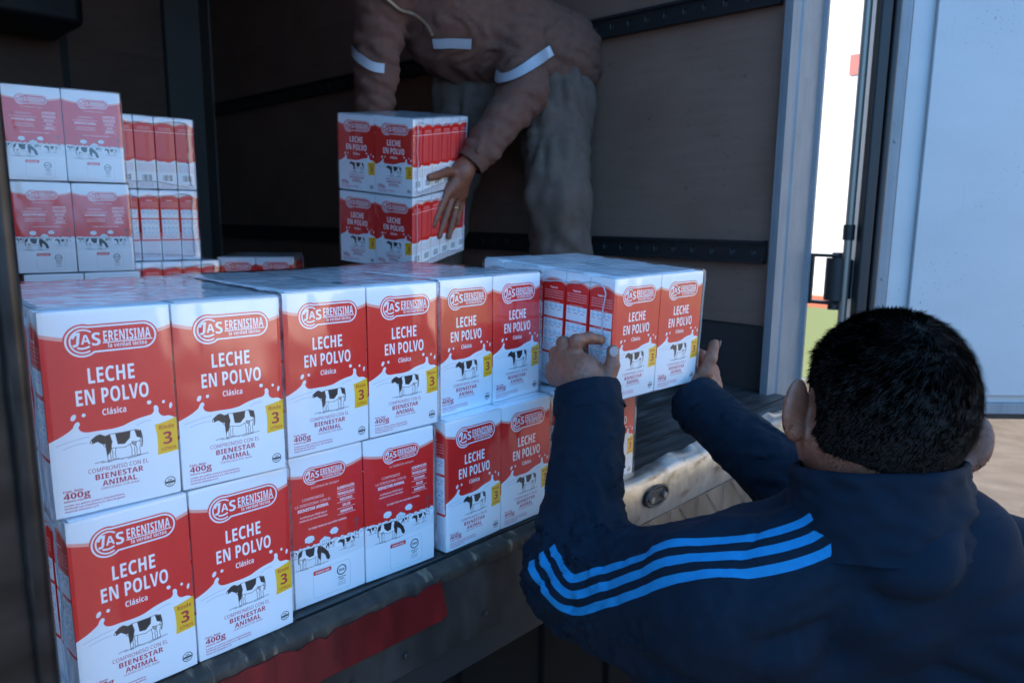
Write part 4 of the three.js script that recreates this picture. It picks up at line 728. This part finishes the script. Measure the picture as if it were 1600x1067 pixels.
    for (let t = 0; t < nt; t++) { const a = nh * nt + t, b = nh * nt + (t + 1) % nt; idx.push(a, b, a + R, b, b + R, a + R); }
    const g = new THREE.BufferGeometry(); g.setAttribute('position', new THREE.Float32BufferAttribute(pos, 3)); g.setIndex(idx); g.computeVertexNormals(); const uv = new Float32Array(pos.length / 3 * 2); for (let i = 0; i < uv.length / 2; i++) { uv[2 * i] = pos[3 * i] + pos[3 * i + 2]; uv[2 * i + 1] = pos[3 * i + 1]; } g.setAttribute('uv', new THREE.BufferAttribute(uv, 2)); return g;
  };
  part('collar', collarRing([0.8852, 0.2005, 0.4756], [0.8770, 0.1161, 0.4907], 0.083, 0.095), navy, jk);
  for (const [a, b, r] of [[[0.8715, 0.1888, 0.1025], [0.8790, 0.2163, 0.0889], 0.046], [[1.1297, 0.1398, 0.1417], [1.1436, 0.1594, 0.1104], 0.043]]) {
    const A = V(a), B = V(b), d = B.clone().sub(A); const g = new THREE.CylinderGeometry(r, r + 0.003, d.length() * 1.15, 40, 6, true), p = g.attributes.position;
    for (let i = 0; i < p.count; i++) { const an = Math.atan2(p.getZ(i), p.getX(i)), k = 1 + 0.02 * Math.sin(an * 26) + 0.05 * noise(Math.cos(an), Math.sin(an), p.getY(i) * 40); p.setX(i, p.getX(i) * k); p.setZ(i, p.getZ(i) * k); }
    g.computeVertexNormals(); g.applyQuaternion(new THREE.Quaternion().setFromUnitVectors(new THREE.Vector3(0, 1, 0), d.clone().normalize())); g.translate((A.x + B.x) / 2, (A.y + B.y) / 2, (A.z + B.z) / 2);
    const cm = navy.clone(); cm.side = THREE.DoubleSide; part('cuff', g, cm, jk);
  }
  const path = [[0.8118, 0.1575, 0.4727], [0.7903, 0.1342, 0.4487], [0.7668, 0.1184, 0.4251], [0.7384, 0.0967, 0.3746], [0.7284, 0.0657, 0.3131], [0.7320, 0.0315, 0.2521], [0.7379, 0.0053, 0.2061], [0.7240, 0.0133, 0.1823], [0.7236, 0.0276, 0.1564], [0.7290, 0.0474, 0.1352]];
printStripes(jg, base, path);
  // trousers and shoes below the frame, so that he stands on the ground
  const hipL = down(L0, 0.36), hipR = down(R0, 0.36), ank = (p) => [p[0], -1.22, p[2] + 0.02], kn = (p) => [p[0] + 0.01, -0.72, p[2] - 0.02];
  const T = [[hipL, hipR, 0.12, 0.12], [hipL, kn(hipL), 0.1, 0.072], [kn(hipL), ank(hipL), 0.07, 0.055], [hipR, kn(hipR), 0.1, 0.072], [kn(hipR), ank(hipR), 0.07, 0.055]];
  part('trousers', surfaceNets(bones(T, 0.04), boundsOf(T, 0.01), 0.014), new THREE.MeshStandardMaterial({ color: lin(0.03, 0.032, 0.04), roughness: 0.8 }), man);
  for (const p of [hipL, hipR]) { const S = [[[p[0] - 0.02, -1.255, p[2] + 0.03], [p[0] + 0.1, -1.262, p[2] - 0.12], 0.045, 0.036]]; part('shoe', surfaceNets(bones(S, 0.01), boundsOf(S, 0.01), 0.01), blackSteel, man); }
}
// ---- the man in brown inside the hold, bending over his packs
{
  const man = thing('person', 'man in brown work sweater and grey trousers bending inside the hold', 'person');
  const brown = new THREE.MeshPhysicalMaterial({ map: weave(0.40, 0.265, 0.215, 0.03), roughness: 0.85, sheen: 0.2, sheenColor: lin(0.3, 0.22, 0.2) });
  const greyCloth = new THREE.MeshStandardMaterial({ map: weave(0.36, 0.295, 0.255, 0.02), roughness: 0.85 });
  const reflective = new THREE.MeshPhysicalMaterial({ color: lin(0.42, 0.45, 0.50), roughness: 0.45, metalness: 0.2 });
  const shL = [1.6963, 1.0533, -0.8540], elL = [1.6372, 0.7930, -0.7492], wrL = [1.4822, 0.6068, -0.7918], shR = [1.3621, 1.0469, -1.0247], elR = [1.3657, 0.8491, -1.0603], wrR = [1.3717, 0.6552, -1.0944];
  const M = frame(V([1.3198, 1.2607, -0.9162]), new THREE.Vector3(-0.55, -0.62, 0.5), new THREE.Vector3(-0.3, 0.8, 0.35), 0);
  const headGeo = buildHead(man, M, { strands: 500 });
  const [lh, LB] = handField(wrL, [[1.4451, 0.5710, -0.7924], [1.3992, 0.5158, -0.8003], [1.4235, 0.5098, -0.8072], [1.4475, 0.5071, -0.8108], [1.4671, 0.5145, -0.8142]], [
    [[[1.3992, 0.5158, -0.8003], [1.3700, 0.4734, -0.7954], [1.3519, 0.4449, -0.7926], [1.3453, 0.4283, -0.7954]], 0.0105],
    [[[1.4235, 0.5098, -0.8072], [1.3989, 0.4586, -0.8056], [1.3829, 0.4213, -0.8058], [1.3743, 0.3993, -0.8064]], 0.011],
    [[[1.4475, 0.5071, -0.8108], [1.4365, 0.4554, -0.8170], [1.4262, 0.4192, -0.8188], [1.4186, 0.3968, -0.8182]], 0.0105],
    [[[1.4671, 0.5145, -0.8142], [1.4679, 0.4748, -0.8256], [1.4619, 0.4486, -0.8297], [1.4588, 0.4310, -0.8316]], 0.0095],
    [[[1.4283, 0.5669, -0.7942], [1.3883, 0.5680, -0.7848], [1.3352, 0.5551, -0.7638], [1.3020, 0.5487, -0.7572]], 0.0122],
  ], 0.03);
  const [rh, RB] = handField(wrR, [[1.3417, 0.6081, -1.0849], [1.2980, 0.5431, -1.0559], [1.2788, 0.5422, -1.0464], [1.3163, 0.5352, -1.0641], [1.3380, 0.5325, -1.0702]], [
    [[[1.2788, 0.5422, -1.0464], [1.2571, 0.4979, -1.0288], [1.2483, 0.4719, -1.0170], [1.2463, 0.4546, -1.0148]], 0.0105], [[[1.2980, 0.5431, -1.0559], [1.2776, 0.4898, -1.0347], [1.2683, 0.4600, -1.0225], [1.2657, 0.4374, -1.0197]], 0.011],
    [[[1.3163, 0.5352, -1.0641], [1.2987, 0.4850, -1.0409], [1.2893, 0.4549, -1.0287], [1.2871, 0.4356, -1.0263]], 0.0105], [[[1.3380, 0.5325, -1.0702], [1.3214, 0.4925, -1.0484], [1.3160, 0.4711, -1.0415], [1.3141, 0.4551, -1.0395]], 0.0095],
    [[[1.3210, 0.5893, -1.0872], [1.2837, 0.5694, -1.0772], [1.2539, 0.5467, -1.0587], [1.2355, 0.5285, -1.0442]], 0.012]], 0.03);
  const nk = [1.4772, 1.1580, -0.9614], under = [[elL, wrL, 0.04, 0.03], [elR, wrR, 0.04, 0.03], [shL, elL, 0.05, 0.04], [shR, elR, 0.05, 0.04], [nk, shL, 0.06, 0.05], [nk, shR, 0.06, 0.05], [nk, [1.3407, 1.2373, -0.9179], 0.055, 0.05]];
  part('body', mergeGeometries([headGeo, surfaceNets(creases(lh), boundsOf(LB, 0.006), 0.0032), surfaceNets(creases(rh), boundsOf(RB, 0.006), 0.004), surfaceNets(bones(under, 0.02), boundsOf(under, 0.01), 0.01)]), skin, man);
  const ring = new THREE.TorusGeometry(0.0112, 0.0018, 8, 24); { const a = V([1.4475, 0.5071, -0.8108]), b = V([1.4365, 0.4554, -0.8170]), d = b.clone().sub(a).normalize(); ring.applyQuaternion(new THREE.Quaternion().setFromUnitVectors(new THREE.Vector3(0, 0, 1), d)); const c = a.lerp(b, 0.62); ring.translate(c.x, c.y, c.z); }
  part('finger_ring', ring, new THREE.MeshStandardMaterial({ color: lin(0.8, 0.6, 0.3), roughness: 0.2, metalness: 1 }), man);
  const hip = [1.8206, 0.9129, -0.8073], chest = [1.5702, 1.0117, -0.9752], top = [1.4772, 1.1580, -0.9614];
  const Sw = [[hip, chest, 0.150, 0.145], [chest, top, 0.145, 0.13], [[1.6798, 0.9150, -0.9838], chest, 0.12, 0.13], [top, shL, 0.1, 0.092], [top, shR, 0.1, 0.088],
    [shL, elL, 0.086, 0.068, 0.015], [elL, [1.5015, 0.6276, -0.7768], 0.066, 0.047, 0.02], [shR, elR, 0.078, 0.058, 0.02], [elR, wrR, 0.058, 0.044, 0.02]];
  const base = bones(Sw, 0.03);
  const sweater = (x, y, z) => { const d = base(x, y, z); if (d > 0.03 || d < -0.03) return d; return d - 0.0125 * (Math.abs(noise(x * 7 + 1.6 * noise(x * 4, y * 4, z * 4), y * 15 + x * 5, z * 7)) - 0.3) - 0.003 * (Math.abs(noise(x * 16, y * 28, z * 16)) - 0.3); }, taut = (x, y, z) => base(x, y, z) - 0.0035;
  const sw = part('sweater', surfaceNets(sweater, boundsOf(Sw, 0.025), 0.008), brown, man); sw.userData.label = 'brown half zip sweater with grey reflective bands';
  part('reflective_band', ribbon(taut, [[1.3901, 0.8609, -0.8768], [1.4091, 0.8628, -0.8575], [1.4334, 0.8698, -0.8339], [1.5016, 0.8938, -0.8127]], 0.026, 0.002, 40), reflective, sw);
  part('reflective_band', ribbon(taut, [[1.5451, 0.8407, -0.8129], [1.5347, 0.8299, -0.7625], [1.5567, 0.8366, -0.7120], [1.6099, 0.8614, -0.6919], [1.7103, 0.9101, -0.7164]], 0.028, 0.002, 40), reflective, sw);
  part('reflective_band', ribbon(taut, [[1.3040, 0.9053, -1.0944], [1.2818, 0.8706, -1.0358], [1.2953, 0.8432, -0.9858], [1.3398, 0.8444, -0.9837]], 0.024, 0.002, 30), reflective, sw);
  part('zip', ribbon(taut, [[1.3017, 1.0108, -0.9323], [1.3514, 0.9803, -0.9170], [1.3830, 0.9468, -0.8906], [1.3953, 0.9061, -0.8824]], 0.006, 0.003, 40), new THREE.MeshStandardMaterial({ color: lin(0.5, 0.38, 0.26), roughness: 0.35, metalness: 0.6 }), sw);
  for (const [a, b, r] of [[[1.5015, 0.6276, -0.7768], [1.4779, 0.5995, -0.7872], 0.045], [elR, wrR, 0.001]]) if (r > 0.01) {
    const A = V(a), B = V(b), d = B.clone().sub(A), g = new THREE.CylinderGeometry(r * 0.9, r, d.length() * 1.5, 28, 3, true); g.applyQuaternion(new THREE.Quaternion().setFromUnitVectors(new THREE.Vector3(0, 1, 0), d.clone().normalize())); g.translate((A.x + B.x) / 2, (A.y + B.y) / 2, (A.z + B.z) / 2);
    const bm = brown.clone(); bm.side = THREE.DoubleSide; part('cuff', g, bm, sw);
  }
  const hL = [1.7975, 0.7780, -0.7690], kL = [1.7092, 0.5051, -0.6769], hR = [1.6944, 0.8361, -1.0077], kR = [1.5700, 0.4669, -1.0469];
  const aL = [kL[0] + 0.05, FLOOR + 0.1, kL[2] + 0.0], aR = [kR[0] - 0.0, FLOOR + 0.1, kR[2] - 0.03];
  const T = [[hip, hR, 0.12, 0.12], [hL, kL, 0.104, 0.088], [kL, aL, 0.086, 0.078], [hR, kR, 0.108, 0.088], [kR, aR, 0.086, 0.078], [hL, hR, 0.11, 0.11]];
  const tb = bones(T, 0.04), tf = (x, y, z) => { const d = tb(x, y, z); if (d > 0.03 || d < -0.03) return d; return d - 0.016 * (Math.abs(noise(x * 12, y * 3.2 + x * 3, z * 12)) - 0.3) - 0.010 * (Math.abs(noise(x * 5, y * 12 + x * 8, z * 5)) - 0.3); };
  part('trousers', surfaceNets(tf, boundsOf(T, 0.025), 0.008), greyCloth, man).userData.label = 'loose grey work trousers';
  for (const p of [aL, aR]) { const S = [[[p[0], FLOOR + 0.047, p[2] - 0.02], [p[0] - 0.1, FLOOR + 0.042, p[2] + 0.13], 0.047, 0.04]]; part('shoe', surfaceNets(bones(S, 0.01), boundsOf(S, 0.01), 0.01), blackSteel, man); }
}

renderer.render(scene, camera);
